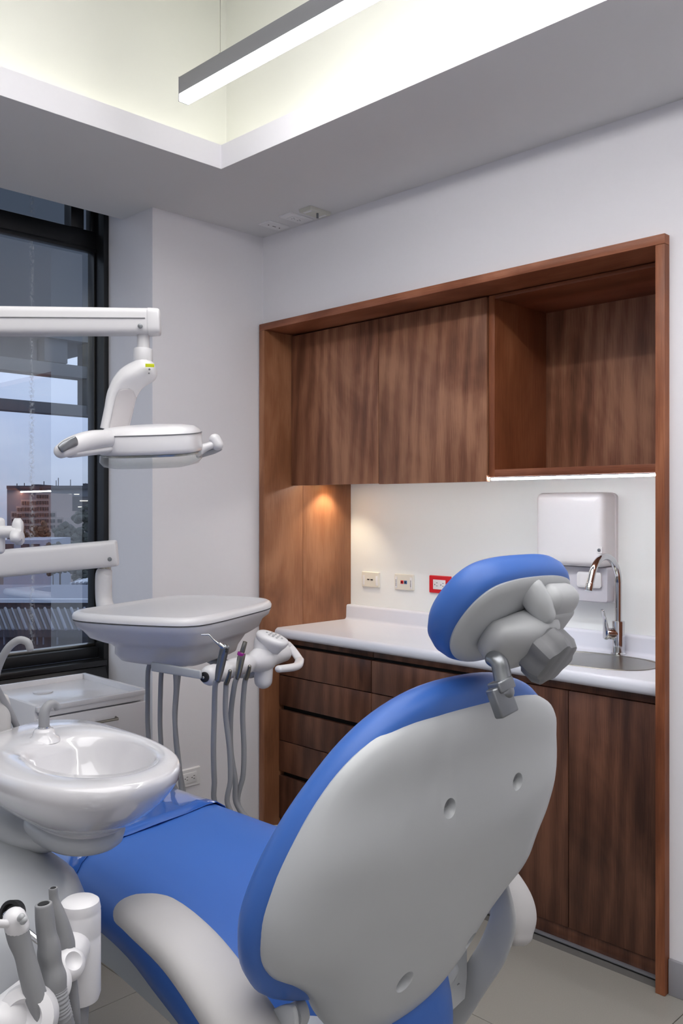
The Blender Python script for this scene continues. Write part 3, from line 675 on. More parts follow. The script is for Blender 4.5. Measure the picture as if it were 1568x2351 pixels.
# pale flange at lower left of the back, rear skirt and lifting strut
fl = smooth2([(.972, .718), (.945, .742), (.915, .763), (.894, .768), (.888, .745), (.895, .715), (.915, .690), (.955, .680)], 3)
build('hinge_flange', loft([[(.800, y, z) for y, z in inset(fl, .001)], [(.801, y, z) for y, z in fl], [(.807, y, z) for y, z in fl], [(.808, y, z) for y, z in inset(fl, .001)]]), M_shell, ch, 50, label='pale curved flange')
build('lift_strut', sweep([B(-.02, -.095, .03), B(-.05, -.16, .05), B(-.10, -.26, .12)], [(.012, .02), (.013, .022), (.014, .022)], sm=4, up=BN, sq=3), M_shell, ch, 60)
build('lift_strut_end', cyl(B(-.03, -.09, .035), B(.04, -.09, .035), .017, bev=.003), M_shell, ch)
g = sweep([Vector((1.30, .91, .78)), Vector((1.305, .905, .72)), Vector((1.31, .93, .655)), Vector((1.31, .965, .595)), Vector((1.31, 1.0, .53)), Vector((1.30, 1.03, .47))], [(.005, .020), (.006, .026), (.006, .028), (.006, .027), (.006, .024), (.006, .02)], sm=5, side=(1, 0, 0), n_=20, sq=3)
build('side_bracket', g, M_greyp, ch, 60)
build('bracket_screw', cyl(B(.225, -.17, .07), B(.225, -.17, .05), .008, bev=.002), M_cast, ch)
g = slab(smooth2([(.06, -.15), (.12, -.14), (.17, -.13), (.21, -.12), (.235, -.14), (.24, -.2), (.2, -.24), (.1, -.25), (.03, -.22)], 4), [(0, .10), (0, .07), (.01, .055), (.03, .05)], BF, cap=((.6, 0), (.2, 0)), cap_start=True)
build('rear_skirt', g, M_shell, ch, 60)
# headrest
HO = onT(1.29, 1158, 1434)+Vector((.005, 0, .007)); ta = math.radians(37)
HR = Vector((0, -math.sin(ta), math.cos(ta))); HN = Vector((0, math.cos(ta), math.sin(ta))); HF = (HO, BX, HR, HN)
def Hh(x, r, n_): return HO+BX*x+HR*r+HN*n_
hh = [(0, -.080), (.04, -.078), (.080, -.063), (.112, -.037), (.128, -.004), (.128, .03), (.116, .058), (.092, .077), (.05, .086), (0, .088)]
hp = smooth2(hh+[(-x, r) for x, r in hh[-2:0:-1]], 5)
hr = build('headrest', slab(hp, [(.010, -.003), (.001, .0), (-.004, .008), (-.007, .022), (-.004, .036), (.006, .047), (.020, .054), (.040, .057)], HF, cap=((.7, -.004), (.3, -.008)), cap_start=True), M_blue, ch, 60)
build('headrest_plate', slab(hp, [(.006, .002), (.004, -.004), (.008, -.008), (.018, -.0105), (.034, -.011)], HF, cap=((.7, 0), (.3, 0)), cap_start=True), M_shell, hr, 60)
build('tilt_lug', sweep([Hh(-.002, .062, -.004), Hh(.006, .052, -.022), Hh(.016, .040, -.036)], [(.020, .018), (.020, .018), (.017, .016)], sm=4, side=HR, n_=20, sq=2.1), M_shell, hr, 60)
build('tilt_drum', sweep([Hh(.030, .052, -.024), Hh(.070, .050, -.024)], [(.027, .022), (.027, .022)], side=HR, n_=24, sq=2.4), M_greyp, hr, 60)
build('tilt_arm', fbox(Hh(.050, .018, -.034), BX, HR, HN, (.034, .032, .014), .009), M_greyp, hr, 60)
build('joint_block', sweep([Hh(-.052, -.010, -.026), Hh(-.015, -.008, -.034), Hh(.036, -.002, -.034)], [(.030, .02), (.042, .028), (.044, .03)], side=HR, n_=28, sq=3), M_greyp, hr, 60)
kn = []
for z_, s_ in ((-.058, .92), (-.062, 1.0), (-.082, 1.0), (-.094, .86), (-.096, .7)):
    kn.append([Hh(.022+s_*.041*math.cos(a)*(1+.08*math.cos(7*a)), -.006+s_*.041*math.sin(a)*(1+.08*math.cos(7*a)), z_+.002) for a in [2*PI*j/42 for j in range(42)]])
build('tilt_knob', loft(kn), M_dgrey, hr, 30, label='dark grey lobed knob')
cA = onT(1.215, 1133, 1512); cB = onT(1.20, 1152, 1545); cC = onT(1.19, 1160, 1590)
hb = build('headrest_bar', sweep([cA, onT(1.205, 1146, 1522), cB, cC], [(.013, .011)]*4, sm=5, n_=18), M_cast, ch, 60)
k0 = onT(1.185, 1153, 1608); ax_ = Vector((.92, -.1, .2)).normalized(); az_ = Vector((-.55, -.8, .15)).normalized(); az_ = (az_-ax_*az_.dot(ax_)).normalized(); ay_ = az_.cross(ax_)
build('clamp', fbox(k0, ax_, ay_, az_, (.017, .020, .008), .003), M_cast, hb, 40)
build('clamp_jaw', fbox(k0+ay_*.018+ax_*.008, ax_, ay_, az_, (.015, .008, .012), .003), M_cast, hb, 40)

# ------------------------------------------------------------------ dental lamp
LT_ = 2.4
la = thing('dental_lamp', 'white dental operating lamp on a horizontal jointed arm, in front of the window', 'lamp', (.42, 1.66, 0))
LXv = Vector((S2, -S2, 0)); LFv = Vector((S2, S2, 0)); UPv = Vector((0, 0, 1))
build('pole', cyl((.42, 1.66, 1.381), (.42, 1.66, 1.90), .03, bev=.004), M_plast, la)
a1_ = onT(LT_, 352, 740); a0_ = onT(2.33, -190, 737); d_ = (a1_-a0_)
build('arm', sweep([a0_, a0_+d_*.3, a0_+d_*.6, a1_], [(.034, .038), (.034, .037), (.034, .036), (.034, .034)], up=(0, 0, 1), n_=28, sq=5, ends=False), M_plast, la, 50)
build('elbow', cyl(a0_-UPv*.13, a0_+UPv*.045, .045, bev=.008), M_plast, la)
lo = a0_-UPv*.10; hi = Vector((.42, 1.66, lo.z))
build('lower_arm', sweep([hi, lo], [(.03, .03)]*2, up=(0, 0, 1), n_=24, sq=4), M_plast, la, 50)
D_ = d_.normalized()
build('arm_end_cap', sweep([a1_-D_*.010, a1_+D_*.012], [(.0355, .0355), (.034, .034)], up=(0, 0, 1), n_=28, sq=5, ends='flat'), M_plast, la, 60)
N_ = D_.cross(UPv).normalized(); N_ = N_ if N_.dot(-LFv) > 0 else -N_
build('arm_seam', fbox(a0_+d_*.5+N_*.0355+UPv*.004, D_, UPv, N_, (d_.length*.47, .0008, .0012)), M_dgrey, la, smooth=False)
p_ = onT(LT_-.04, 322, 749); build('arm_screw', cyl(p_+N_*.0, p_+N_*.006, .0065, bev=.001), M_cast, la)
q0 = onT(LT_, 329, 768); q1 = onT(LT_, 329, 800); q2 = onT(LT_, 328, 832)
build('swivel', cyl(q0+UPv*.01, q1, .0165), M_plast, la); build('swivel_cup', cyl(q1, q2, .025, .026, bev=.003), M_plast, la)
nk = [onT(LT_, 345, 845), onT(LT_, 318, 852), onT(LT_, 293, 868), onT(LT_, 272, 895), onT(LT_, 262, 930), onT(LT_, 252, 965), onT(LT_, 246, 998)]
hm = sweep(nk, [(.030, .034), (.038, .036), (.043, .026), (.046, .02), (.046, .018), (.046, .017), (.046, .017)], sm=6, up=LFv, n_=28, sq=3)
# the neck swings a wide, flat C-shaped yoke
yk = G(); cen = catmull([onT(LT_, 335, 850), onT(LT_, 300, 872), onT(LT_, 281, 905), onT(LT_, 272, 945), onT(LT_, 262, 990)], 8)
rw = catmull([(.036, .031, 0), (.041, .03, 0), (.045, .020, 0), (.045, .016, 0), (.044, .016, 0)], 8)
tilt = (LXv*.86+LFv*.5).normalized()
rings = []
for i, c in enumerate(cen):
    T_ = (cen[min(i+1, len(cen)-1)]-cen[max(i-1, 0)]).normalized(); A_ = (tilt-T_*tilt.dot(T_)).normalized(); k_ = i/(len(cen)-1)
    A_ = ((LFv*.8+LXv*.6)-T_*(LFv*.8+LXv*.6).dot(T_)).normalized(); B_ = T_.cross(A_)
    rings.append([c+A_*(rw[i].x*math.copysign(abs(math.cos(a))**.75, math.cos(a)))+B_*(rw[i].y*math.copysign(abs(math.sin(a))**.75, math.sin(a))) for a in [2*PI*j/28 for j in range(28)]])
T0 = (cen[0]-cen[1]).normalized(); r0 = rings[0]
caps = [[cen[0]+T0*(.028*q)+(p-cen[0])*math.sqrt(1-q*q) for p in r0] for q in (.97, .85, .6, .3)]
yo = build('yoke', loft(caps+rings), M_plast, la, 60)
rec = []
for i in range(12, len(cen)):
    c = cen[i]; T_ = (cen[min(i+1, len(cen)-1)]-cen[max(i-1, 0)]).normalized(); A_ = ((LFv*.8+LXv*.6)-T_*(LFv*.8+LXv*.6).dot(T_)).normalized(); B_ = T_.cross(A_)
    if B_.dot(LFv) > 0: B_ = -B_
    q = c+B_*(rw[i].y*.93+.002); k_ = min(1, (i-11)/4)
    rec.append([q+A_*(rw[i].x*.70*k_*math.copysign(abs(math.cos(a))**.6, math.cos(a)))+B_*(.0022*math.sin(a)) for a in [2*PI*j/16 for j in range(16)]])
build('yoke_panel', loft(rec), mat('yoke_panel_grey', (196, 192, 194), .12, coat=.6, noise=.03, nscale=18), yo, 50)
lb = onT(LT_-.055, 343, 838)
vd = (Vector((0, 0, CH))-lb).normalized(); va = UPv.cross(vd).normalized(); vb = vd.cross(va)
build('sticker', fbox(onT(LT_-.047, 344, 839), va, vb, vd, (.0115, .0045, .0008), .0004), mat('yellow_sticker', (206, 214, 20), .5), yo, label='yellow sticker')
build('control_dot', cyl(onT(LT_-.049, 343, 848), onT(LT_-.052, 343, 848), .0028), M_dgrey, yo)
build('control_dot', cyl(onT(LT_-.047, 342, 857), onT(LT_-.05, 342, 857), .0022), M_dgrey, yo)
# head: rounded slab tilted a little toward the chair
hc = onT(LT_, 348, 1018); tt = math.radians(7)
hz = (UPv*math.cos(tt)-LFv*math.sin(tt)+LXv*-.03).normalized(); hx = (LXv+UPv*.03).normalized(); hy = hz.cross(hx).normalized()
ho = smooth2([(-.135, -.03), (-.115, -.085), (-.05, -.118), (.05, -.118), (.112, -.09), (.132, -.03), (.13, .04), (.10, .095), (.04, .12), (-.04, .12), (-.10, .095), (-.13, .04)], 5)
hd = build('head', slab(ho, [(.012, -.026), (.002, -.022), (0, -.012), (.001, .022), (.006, .034), (.02, .044), (.05, .048)], (hc, hx, hy, hz), cap=((.6, .002), (.25, .003)), cap_start=True), M_white, la, 60)
build('seam', slab(ho, [(.0, .0245), (-.0008, .0250), (-.0008, .0262), (.0, .0267)], (hc, hx, hy, hz), cap=(), cap_start=False), M_dgrey, hd, 30)
build('reflector', slab(ho, [(.010, -.026), (.012, -.031), (.03, -.033)], (hc, hx, hy, hz), cap=((.6, 0), (.25, 0)), cap_start=True), mat('reflector_silver', (190, 192, 188), .22, metal=.8, noise=.1, nscale=30), hd, 40)
build('lens', slab(ho, [(.004, -.0265), (.002, -.044), (.012, -.056), (.04, -.062)], (hc, hx, hy, hz), cap=((.6, -.001), (.25, -.002)), cap_start=False), M_glassy, hd, 50, label='clear lens cover')
for k in range(5): build('led', cyl(hc+hx*(-.07+.035*k)-hz*.0332, hc+hx*(-.07+.035*k)-hz*.037, .011), mat('led_face', (236, 232, 210), .3), hd)
# handles
h0, h1, h2, h3 = onT(2.30, 246, 1008), onT(2.22, 205, 1012), onT(2.16, 165, 1024), onT(2.12, 140, 1036)
hl = build('handle', sweep([h0, h1, h2, h3], [(.026, .024), (.026, .025), (.024, .023), (.018, .017)], sm=5, up=(0, 0, 1), n_=24), M_plast, la, 60)
build('handle_web', sweep([onT(2.32, 245, 1030), onT(2.25, 205, 1035), onT(2.16, 162, 1040)], [(.03, .014), (.034, .012), (.02, .012)], sm=4, up=(0, 0, 1), n_=20), M_plast, la, 60)
hv = (h3-h2).normalized(); hs = onT(2.125, 168, 1020)
gq = sweep([onT(2.135, 174, 1012), onT(2.11, 152, 1022), onT(2.10, 139, 1031)], [(.005, .012), (.005, .012), (.004, .010)], sm=4, up=(0, 0, 1), n_=14)
build('handle_insert', gq, M_cast, hl, 60, label='silver grip insert')
build('handle', sweep([onT(2.45, 455, 1034), onT(2.46, 475, 1026), onT(2.47, 493, 1018)], [(.02, .016), (.014, .011), (.013, .011)], sm=4, n_=20), M_plast, la, 60)
build('handle_tip', sweep([onT(2.47, 493, 1008), onT(2.47, 500, 1022)], [(.019, .016), (.019, .016)], n_=20), M_plast, la, 60)
build('handle_web', sweep([onT(2.5, 455, 1048), onT(2.5, 480, 1040), onT(2.48, 502, 1031)], [(.03, .006), (.022, .006), (.014, .005)], sm=4, up=(0, 0, 1), n_=16), M_greyp, la, 60)

# ------------------------------------------------------------------ delivery unit (tray, arm, instrument bar)
du = thing('delivery_unit', 'white instrument tray table on a swing arm, beyond the chair', 'dental delivery unit', (.42, 1.66, 0))
e1 = onT(2.78, 262, 1270); e0 = onT(2.68, -200, 1312); dd = (e1-e0); DD = dd.normalized()
build('arm', sweep([e0, e0+dd*.5, e1+DD*.004], [(.036, .043), (.035, .042), (.034, .041)], up=(0, 0, 1), n_=28, sq=4.5, ends='flat'), M_plast, du, 50)
NN = DD.cross(UPv).normalized(); NN = NN if NN.dot(LFv) < 0 else -NN
p_ = onT(2.735, 252, 1284); build('arm_screw', cyl(p_, p_+NN*.005, .0065, bev=.001), M_cast, du)
s0, s1, s2, s3 = onT(2.79, 240, 1298), onT(2.79, 240, 1314), onT(2.79, 238, 1324), onT(2.79, 238, 1372)
build('swivel', cyl(s0+UPv*.02, s1-UPv*.002, .020), M_steel, du)
build('post', sweep([s1, s2, s3, onT(2.77, 244, 1398), onT(2.72, 262, 1425), onT(2.66, 290, 1440)], [.024, .026, .0255, .027, .03, .03], sm=4, n_=22), M_plast, du, 60)
# vertical mast shared by the arms
build('mast', cyl((.42, 1.66, .986), (.42, 1.66, 1.38), .034, bev=.004), M_plast, du)
build('elbow', cyl(e0-UPv*.13, e0+UPv*.05, .045, bev=.008), M_plast, du)
build('lower_arm', sweep([Vector((.42, 1.66, e0.z-.10)), e0-UPv*.10], [(.03, .03)]*2, up=(0, 0, 1), n_=24, sq=4), M_plast, du, 50)
tl = Vector((.918, .397, 0)); tsd = Vector((-.397, .918, 0)); tcn = Vector((1.538, 2.222, 1.13))
to = smooth2([(-.30, -.12), (-.275, -.20), (-.20, -.228), (0, -.226), (.18, -.212), (.268, -.16), (.292, -.07), (.288, .04), (.262, .135), (.20, .178), (.08, .195), (-.1, .205), (-.22, .205), (-.285, .15), (-.305, .03)], 5)
TFm = (tcn, tl, tsd, UPv)
g = slab(to, [(.012, -.003), (.001, .0), (0, .008), (.004, .016), (.013, .021), (.024, .0205), (.034, .016), (.046, .0145)], TFm, cap=((.6, 0), (.25, 0)), cap_start=True)
trt = build('tray_top', g, M_plast, du, 60)
def bowl_disp(x, y, h): return 0
bl = []
secs = [(0.0, 1.0, 0, 0, -.004), (.004, .99, 0, 0, -.02), (.014, .955, 0, 0, -.034), (0, .86, .005, 0, -.056), (0, .76, .01, .0, -.070), (0, .69, .015, .0, -.079), (0, .655, .02, .0, -.09), (0, .63, .02, .01, -.112), (0, .59, .03, .01, -.132), (0, .5, .04, .01, -.142), (0, .3, .04, .01, -.145), (0, .05, .04, .01, -.145)]
for ins, s_, dx, dy, h in secs:
    bl.append([tcn+tl*(x*s_+dx)+tsd*(y*s_+dy)+UPv*h for x, y in inset(to, ins+.002)])
build('tray_body', loft(bl), M_plast, du, 60)
build('seam', slab(to, [(.005, -.0045), (.0015, -.004), (.0015, -.0026), (.005, -.002)], TFm, cap=()), M_dgrey, du, 30)
# drop housing at the right end and bar support
g = G(); rr = []
for k_, (z_, a_, b_) in enumerate(((-.03, .13, .12), (-.07, .115, .105), (-.11, .09, .085), (-.15, .065, .07), (-.165, .045, .05))):
    rr.append([tcn+tl*(.15+x)+tsd*(.0+y)+UPv*z_ for x, y in superel(a_, b_, 28, 2.8)])
build('drop_housing', loft(rr), M_plast, du, 60)
bs = onT(2.33, 478, 1552); be = onT(2.66, 652, 1498); bd = (be-bs); BD = bd.normalized()
R0 = .0265
pf = [(.014, -.012), (.022, -.006), (R0, .004), (R0, .03), (.023, .04), (.023, .05), (R0, .06), (R0, .08), (.023, .09), (.023, .10), (R0, .11), (R0, .13), (.023, .14), (.023, .15), (R0, .16), (R0, .18), (.022, .19), (.022, .20), (R0+.003, .215), (R0+.012, .25), (R0+.012, .27), (R0+.002, .30), (R0, bd.length), (.018, bd.length+.012)]
br = build('instrument_bar', lathe(bs, BD, pf, n_=28), M_plast, du, 50)
build('bar_cap', cyl(bs-BD*.012, bs-BD*.020, .0135, bev=.002), M_rubber, br); build('bar_bolt', cyl(bs-BD*.020, bs-BD*.022, .004, bev=.0005), M_chrome, br)
s_a = onT(2.47, 350, 1530); s_b = onT(2.31, 460, 1549)
build('bar_bracket', sweep([s_a, s_a.lerp(s_b, .5), s_b], [(.004, .013), (.004, .012), (.004, .011)], up=(0, 0, 1), n_=16, sq=5), M_greyp, du, 50)
build('bar_neck', sweep([tcn+tl*.13+tsd*-.02+UPv*-.15, onT(2.6, 560, 1546), bs+BD*.27+UPv*-.02], [(.03, .012), (.028, .014), (.025, .018)], sm=4, up=(0, 0, 1), n_=18), M_greyp, du, 60)
# control pad on a stalk
c_ = bs+BD*.262
build('pad_stalk', sweep([c_+UPv*-.062, c_+UPv*-.03, c_, c_+UPv*.05], [.026, .028, .03, .027], n_=24, sm=3), M_plast, du, 60)
pc = onT(2.54, 626, 1462); pdx = (LXv*.8+LFv*-.25+UPv*-.28).normalized(); pn = (UPv*.9-LFv*.28+LXv*.3); pn = (pn-pdx*pn.dot(pdx)).normalized(); pdy = pn.cross(pdx)
po = superel(.05, .03, 36, 2.3)
g = slab(po, [(.022, -.045), (.014, -.03), (.004, -.016), (0, -.006), (.003, .001), (.010, .005)], (pc, pdx, pdy, pn), cap=((.6, .001), (.25, .001)), cap_start=True)
pd = build('control_pad', g, M_plast, du, 60)
for i in range(-2, 3):
    for j in (-1, 0, 1):
        if abs(i)+abs(j) in (1, 2): 
            q = pc+pdx*(i*.012+.004)+pdy*(j*.010)+pn*.0062; build('button', cyl(q-pn*.001, q+pn*.0012, .0032, n_=12), M_greyp, pd)
q = pc+pdx*.002+pn*.0062; build('button', cyl(q-pn*.001, q+pn*.001, .0048, n_=12), M_greyp, pd)
hp_ = [be+BD*.0+UPv*.02, be+BD*.035+UPv*.008+LFv*.01, onT(2.64, 688, 1515), onT(2.52, 680, 1530), onT(2.45, 640, 1536)]
build('grab_handle', sweep(hp_[:3], [(.008, .014), (.008, .015), (.010, .013)], sm=5, n_=18), M_plast, du, 60)
build('grab_handle_bar', sweep([hp_[2], hp_[3], hp_[4]], [(.013, .010), (.014, .011), (.012, .010)], sm=5, n_=18), M_plast, du, 60)

# instruments resting in the bar, with hoses
def onbar(px, ztop_py, back=.0):
    k_ = (px-478)/(652-478.); return bs+bd*k_
def hose(P, r=.0072): return sweep(P, r, sm=8, n_=12, ends=False)
def TP(L_): return [onT(t_, x, y) for x, y, t_ in L_]
syr = thing('air_water_syringe', 'metal air and water syringe with bent tip, leftmost in the instrument bar', 'dental instrument', onT(2.27, 503, 1560))
build('body', sweep(TP([(500, 1560, 2.28), (505, 1535, 2.28), (511, 1508, 2.275), (516, 1487, 2.27)]), [.008, .011, .0115, .012], sm=4, n_=18), M_cast, syr, 60)
build('tip', sweep(TP([(507, 1482, 2.27), (492, 1470, 2.27), (481, 1458, 2.27), (475, 1457, 2.27), (462, 1457, 2.27)]), [.0042, .0026, .0022, .002, .0018], sm=3, n_=10), M_chrome, syr, 60)
build('tip_collar', sweep(TP([(514, 1486, 2.265), (505, 1479, 2.265)]), [.007, .0055], n_=14), M_chrome, syr, 60)
build('button', cyl(onT(2.25, 520, 1491), onT(2.243, 520.5, 1491), .003), M_rubber, syr); build('button', cyl(onT(2.25, 519, 1496), onT(2.243, 519.5, 1496), .003), M_rubber, syr)
build('hose', hose(TP([(500, 1560, 2.28), (494, 1575, 2.29), (492, 1640, 2.32), (490, 1720, 2.34), (492, 1790, 2.36), (497, 1850, 2.38), (560, 1905, 2.42), (700, 1900, 2.4)])), M_hose, syr, 60)
hpn = thing('handpiece', 'chrome handpiece with a purple ring in the instrument bar', 'dental instrument', onT(2.36, 545, 1570))
build('body', sweep(TP([(545, 1556, 2.38), (549, 1535, 2.38), (553, 1512, 2.38), (556, 1503, 2.38)]), [.006, .009, .0105, .0095], sm=4, n_=18), M_steel, hpn, 60)
build('ring', cyl(onT(2.38, 553, 1505), onT(2.38, 555, 1498), .0108, bev=.001), mat('purple_ring', (140, 30, 130), .35), hpn, label='purple ring')
build('connector', cyl(onT(2.38, 556, 1497), onT(2.38, 563, 1473), .0068, .006, bev=.0008), M_steel, hpn)
build('hose', hose(TP([(544, 1556, 2.385), (538, 1575, 2.39), (530, 1640, 2.42), (530, 1720, 2.44), (540, 1790, 2.45), (545, 1850, 2.46), (600, 1905, 2.46), (720, 1890, 2.43)])), M_hose, hpn, 60)
for (x0, lab, pts, tt0) in ((527, 'instrument hose docked between the syringe and the purple ringed handpiece', [(527, 1541), (519, 1575), (518, 1640), (527, 1720), (529, 1790), (524, 1850), (575, 1910), (700, 1900)], 2.34),
                       (572, 'instrument hose docked right of the purple ringed handpiece', [(572, 1530), (561, 1575), (557, 1640), (560, 1720), (558, 1780), (548, 1850), (610, 1900), (740, 1880)], 2.43)):
    ih = thing('instrument_hose', lab, 'hose', onT(tt0, x0, 1560))
    build('coupling', sweep(TP([(pts[0][0]+1, pts[0][1], tt0-.03), (pts[0][0]-4, pts[0][1]+20, tt0-.01), (pts[0][0]-7, pts[0][1]+27, tt0)]), [.005, .0065, .0068], n_=14), M_steel, ih, 60)
    build('tube', hose([onT(tt0, pts[0][0]-6.5, pts[0][1]+24)]+[onT(tt0+.008*i, x, y) for i, (x, y) in enumerate(pts)][1:]), M_hose, ih, 60)
# supply hoses hanging from the tray body (parts of the unit)
for L_ in ([(348, 1518, 2.58), (340, 1540, 2.58), (339, 1600, 2.6), (340, 1680, 2.62), (352, 1760, 2.62), (420, 1860, 2.6)],
           [(372, 1530, 2.56), (369, 1570, 2.56), (368, 1680, 2.58), (380, 1760, 2.58), (430, 1860, 2.58)],
           [(402, 1535, 2.5), (404, 1580, 2.5), (401, 1640, 2.5), (405, 1700, 2.5), (412, 1760, 2.5), (418, 1820, 2.5), (440, 1900, 2.5)],
           [(412, 1535, 2.54), (406, 1590, 2.54), (402, 1660, 2.54), (408, 1740, 2.54), (430, 1860, 2.54)]):
    build('supply_hose', hose(TP(L_), .0068), M_hose, du, 60)

# ------------------------------------------------------------------ cuspidor (spittoon) unit
cu = thing('cuspidor_unit', 'white water unit with ceramic spittoon bowl, left of the chair', 'dental water unit', (.55, 1.42, 0))
tw = [(.001, .19, .22, 0), (.3, .185, .21, 0), (.6, .18, .20, 0), (.77, .188, .215, .0), (.82, .185, .212, 0), (.855, .172, .20, 0), (.880, .145, .175, 0), (.898, .105, .13, 0), (.904, .05, .06, 0)]
TWC = (.55, 1.41)
rings = [[(TWC[0]+x, TWC[1]+y, z) for x, y in superel(a, b, 40, 2.6)] for z, a, b, _ in tw]
build('body', loft(rings), M_shell, cu, 60)
build('column_top', cyl((.42, 1.66, .0), (.42, 1.66, .985), .055, bev=.01), M_shell, cu)
# bowl
bz = 1.035
outer = smooth2([(.700, 1.555), (.78, 1.575), (.84, 1.52), (.852, 1.42), (.850, 1.30), (.828, 1.20), (.785, 1.135), (.72, 1.105), (.65, 1.12), (.600, 1.175), (.578, 1.26), (.575, 1.36), (.585, 1.45), (.63, 1.52)], 5)
inner = smooth2([(.652, 1.34), (.665, 1.395), (.72, 1.42), (.785, 1.42), (.820, 1.38), (.830, 1.31), (.812, 1.24), (.775, 1.200), (.72, 1.19), (.672, 1.225), (.650, 1.28)], 6)
def resample(P, n_, c):
    out_ = []
    for j in range(n_):
        a = 2*PI*j/n_; best = None; d = (math.cos(a), math.sin(a))
        for i in range(len(P)):
            p, q = P[i], P[(i+1) % len(P)]; ex, ey = q[0]-p[0], q[1]-p[1]; den = d[0]*ey-d[1]*ex
            if abs(den) < 1e-12: continue
            wx, wy = p[0]-c[0], p[1]-c[1]; s_ = (wx*ey-wy*ex)/den; u_ = (wx*d[1]-wy*d[0])/den
            if s_ > 0 and -1e-6 <= u_ <= 1+1e-6 and (best is None or s_ > best): best = s_
        out_.append((c[0]+d[0]*best, c[1]+d[1]*best))
    return out_
bc = (.75, 1.305); O = resample(outer, 72, bc); I = resample(inner, 72, bc)
def mixr(A_, B_, k): return [(a[0]+(b[0]-a[0])*k, a[1]+(b[1]-a[1])*k) for a, b in zip(A_, B_)]
def scl(A_, s_, c=(.75, 1.30)): return [(c[0]+(a[0]-c[0])*s_, c[1]+(a[1]-c[1])*s_) for a in A_]
lv = [(scl(O, .34), bz-.112), (scl(O, .42), bz-.110), (scl(O, .44), bz-.102), (scl(O, .46), bz-.096), (scl(O, .60), bz-.083), (scl(O, .75), bz-.065), (scl(O, .88), bz-.044), (scl(O, .965), bz-.024), (O, bz-.012), (scl(O, .995), bz+.001), (scl(O, .975), bz+.008), (scl(O, .95), bz+.010),
      (mixr(scl(O, .94), I, .5), bz+.009), (mixr(scl(O, .94), I, .88), bz+.006), (I, bz-.001), (scl(I, .95), bz-.014), (scl(I, .88), bz-.035), (scl(I, .75), bz-.06), (scl(I, .5), bz-.08), (scl(I, .2), bz-.088), (scl(I, .03), bz-.09)]
def low(x, y, z): k = max(0, (bz-z)/.15); return (x-.018*k, y+.024*k, z)
build('spittoon_bowl', loft([[low(x, y, z) if i_ < 10 else (x, y, z) for x, y in P_] for i_, (P_, z) in enumerate(lv)]), M_cer, cu, 80)
build('drain', cyl((.75, 1.3, bz-.0885), (.75, 1.3, bz-.085), .018), M_chrome, cu)
ft = scl(O, .50)
build('bowl_seat', loft([[low(x, y, z) for x, y in P_] for P_, z in ((scl(O, .32), bz-.134), (scl(O, .41), bz-.131), (scl(O, .46), bz-.124), (scl(O, .47), bz-.109), (scl(O, .44), bz-.102))]), M_shell, cu, 60)
build('bowl_arm', sweep([(.740, 1.33, bz-.120), onT(1.47, 108, 1916), onT(1.52, 30, 1882), onT(1.58, -60, 1850), (.46, 1.64, .955)], [(.058, .011), (.058, .019), (.055, .022), (.05, .024), (.05, .026)], sm=4, up=(0, 0, 1), n_=24, sq=3), M_shell, cu, 60)
sp_ = Vector((.728, 1.455, bz+.006))
build('spout_boss', lathe(sp_, (0, 0, 1), [(.030, -.004), (.026, .001), (.020, .005), (.018, .012), (.016, .016), (.010, .0175)]), M_cer, cu, 70)
build('spout_ring', cyl(sp_+UPv*.016, sp_+UPv*.021, .0105, bev=.001), M_chrome, cu)
sd = Vector((.75, .1, 0)).normalized()
build('rinse_spout', sweep([sp_+UPv*.018, sp_+UPv*.040, sp_+UPv*.051+sd*.004, sp_+UPv*.057+sd*.013, sp_+UPv*.053+sd*.023, sp_+UPv*.046+sd*.027], [.0092, .009, .0082, .0074, .0064, .0056], sm=5, n_=18, ends=False), M_hose, cu, 60)
build('spout_hole', cyl(sp_+UPv*.046+sd*.027, sp_+UPv*.045+sd*.0274, .0038), M_rubber, cu)
build('cup_filler', sweep(TP([(69, 1489, 1.55), (62, 1474, 1.55), (42, 1470, 1.55), (17, 1490, 1.55), (-3, 1530, 1.56), (-10, 1570, 1.58), (4, 1600, 1.6), (22, 1632, 1.62), (40, 1672, 1.64)]), [.0062, .0066, .0066, .0066, .0066, .006, .0058, .0058, .0058], sm=6, n_=16), M_hose, cu, 60)
fc = onT(1.62, 0, 1650)
build('filler_base', lathe((fc.x-.002, fc.y-.002, fc.z-.02), (0, 0, 1), [(.02, 0), (.02, .03), (.0185, .05), (.014, .062), (.006, .066)]), M_soft, cu, 60)
# clamp knob with three lobes on a stub, standing on the delivery arm
kb = onT(2.28, 40, 1225); kx = (LXv+LFv*.1).normalized(); ky = UPv; kz = kx.cross(ky)
lobes = []
for h_, s_ in ((-.012, .8), (-.008, 1), (.006, 1), (.012, .8)):
    lobes.append([kb+kx*h_+ky*(s_*(.028+.012*math.cos(3*a+.6))*math.cos(a))+kz*(s_*(.028+.012*math.cos(3*a+.6))*math.sin(a)) for a in [2*PI*j/36 for j in range(36)]])
ck = build('clamp_knob', loft(lobes), M_plast, du, 60)
build('knob_stem', sweep([onT(2.28, -40, 1221), onT(2.28, 34, 1221)], .0155, n_=20), M_plast, ck, 60)
build('knob_post', sweep([onT(2.29, 0, 1262), onT(2.29, 0, 1198)], .0125, n_=20), M_plast, ck, 60)

# ------------------------------------------------------------------ assistant holder: block, suction tips, syringe
ah = thing('suction_holder', 'white instrument holder with round canister, at the lower left', 'instrument holder', onT(1.12, 150, 2330))
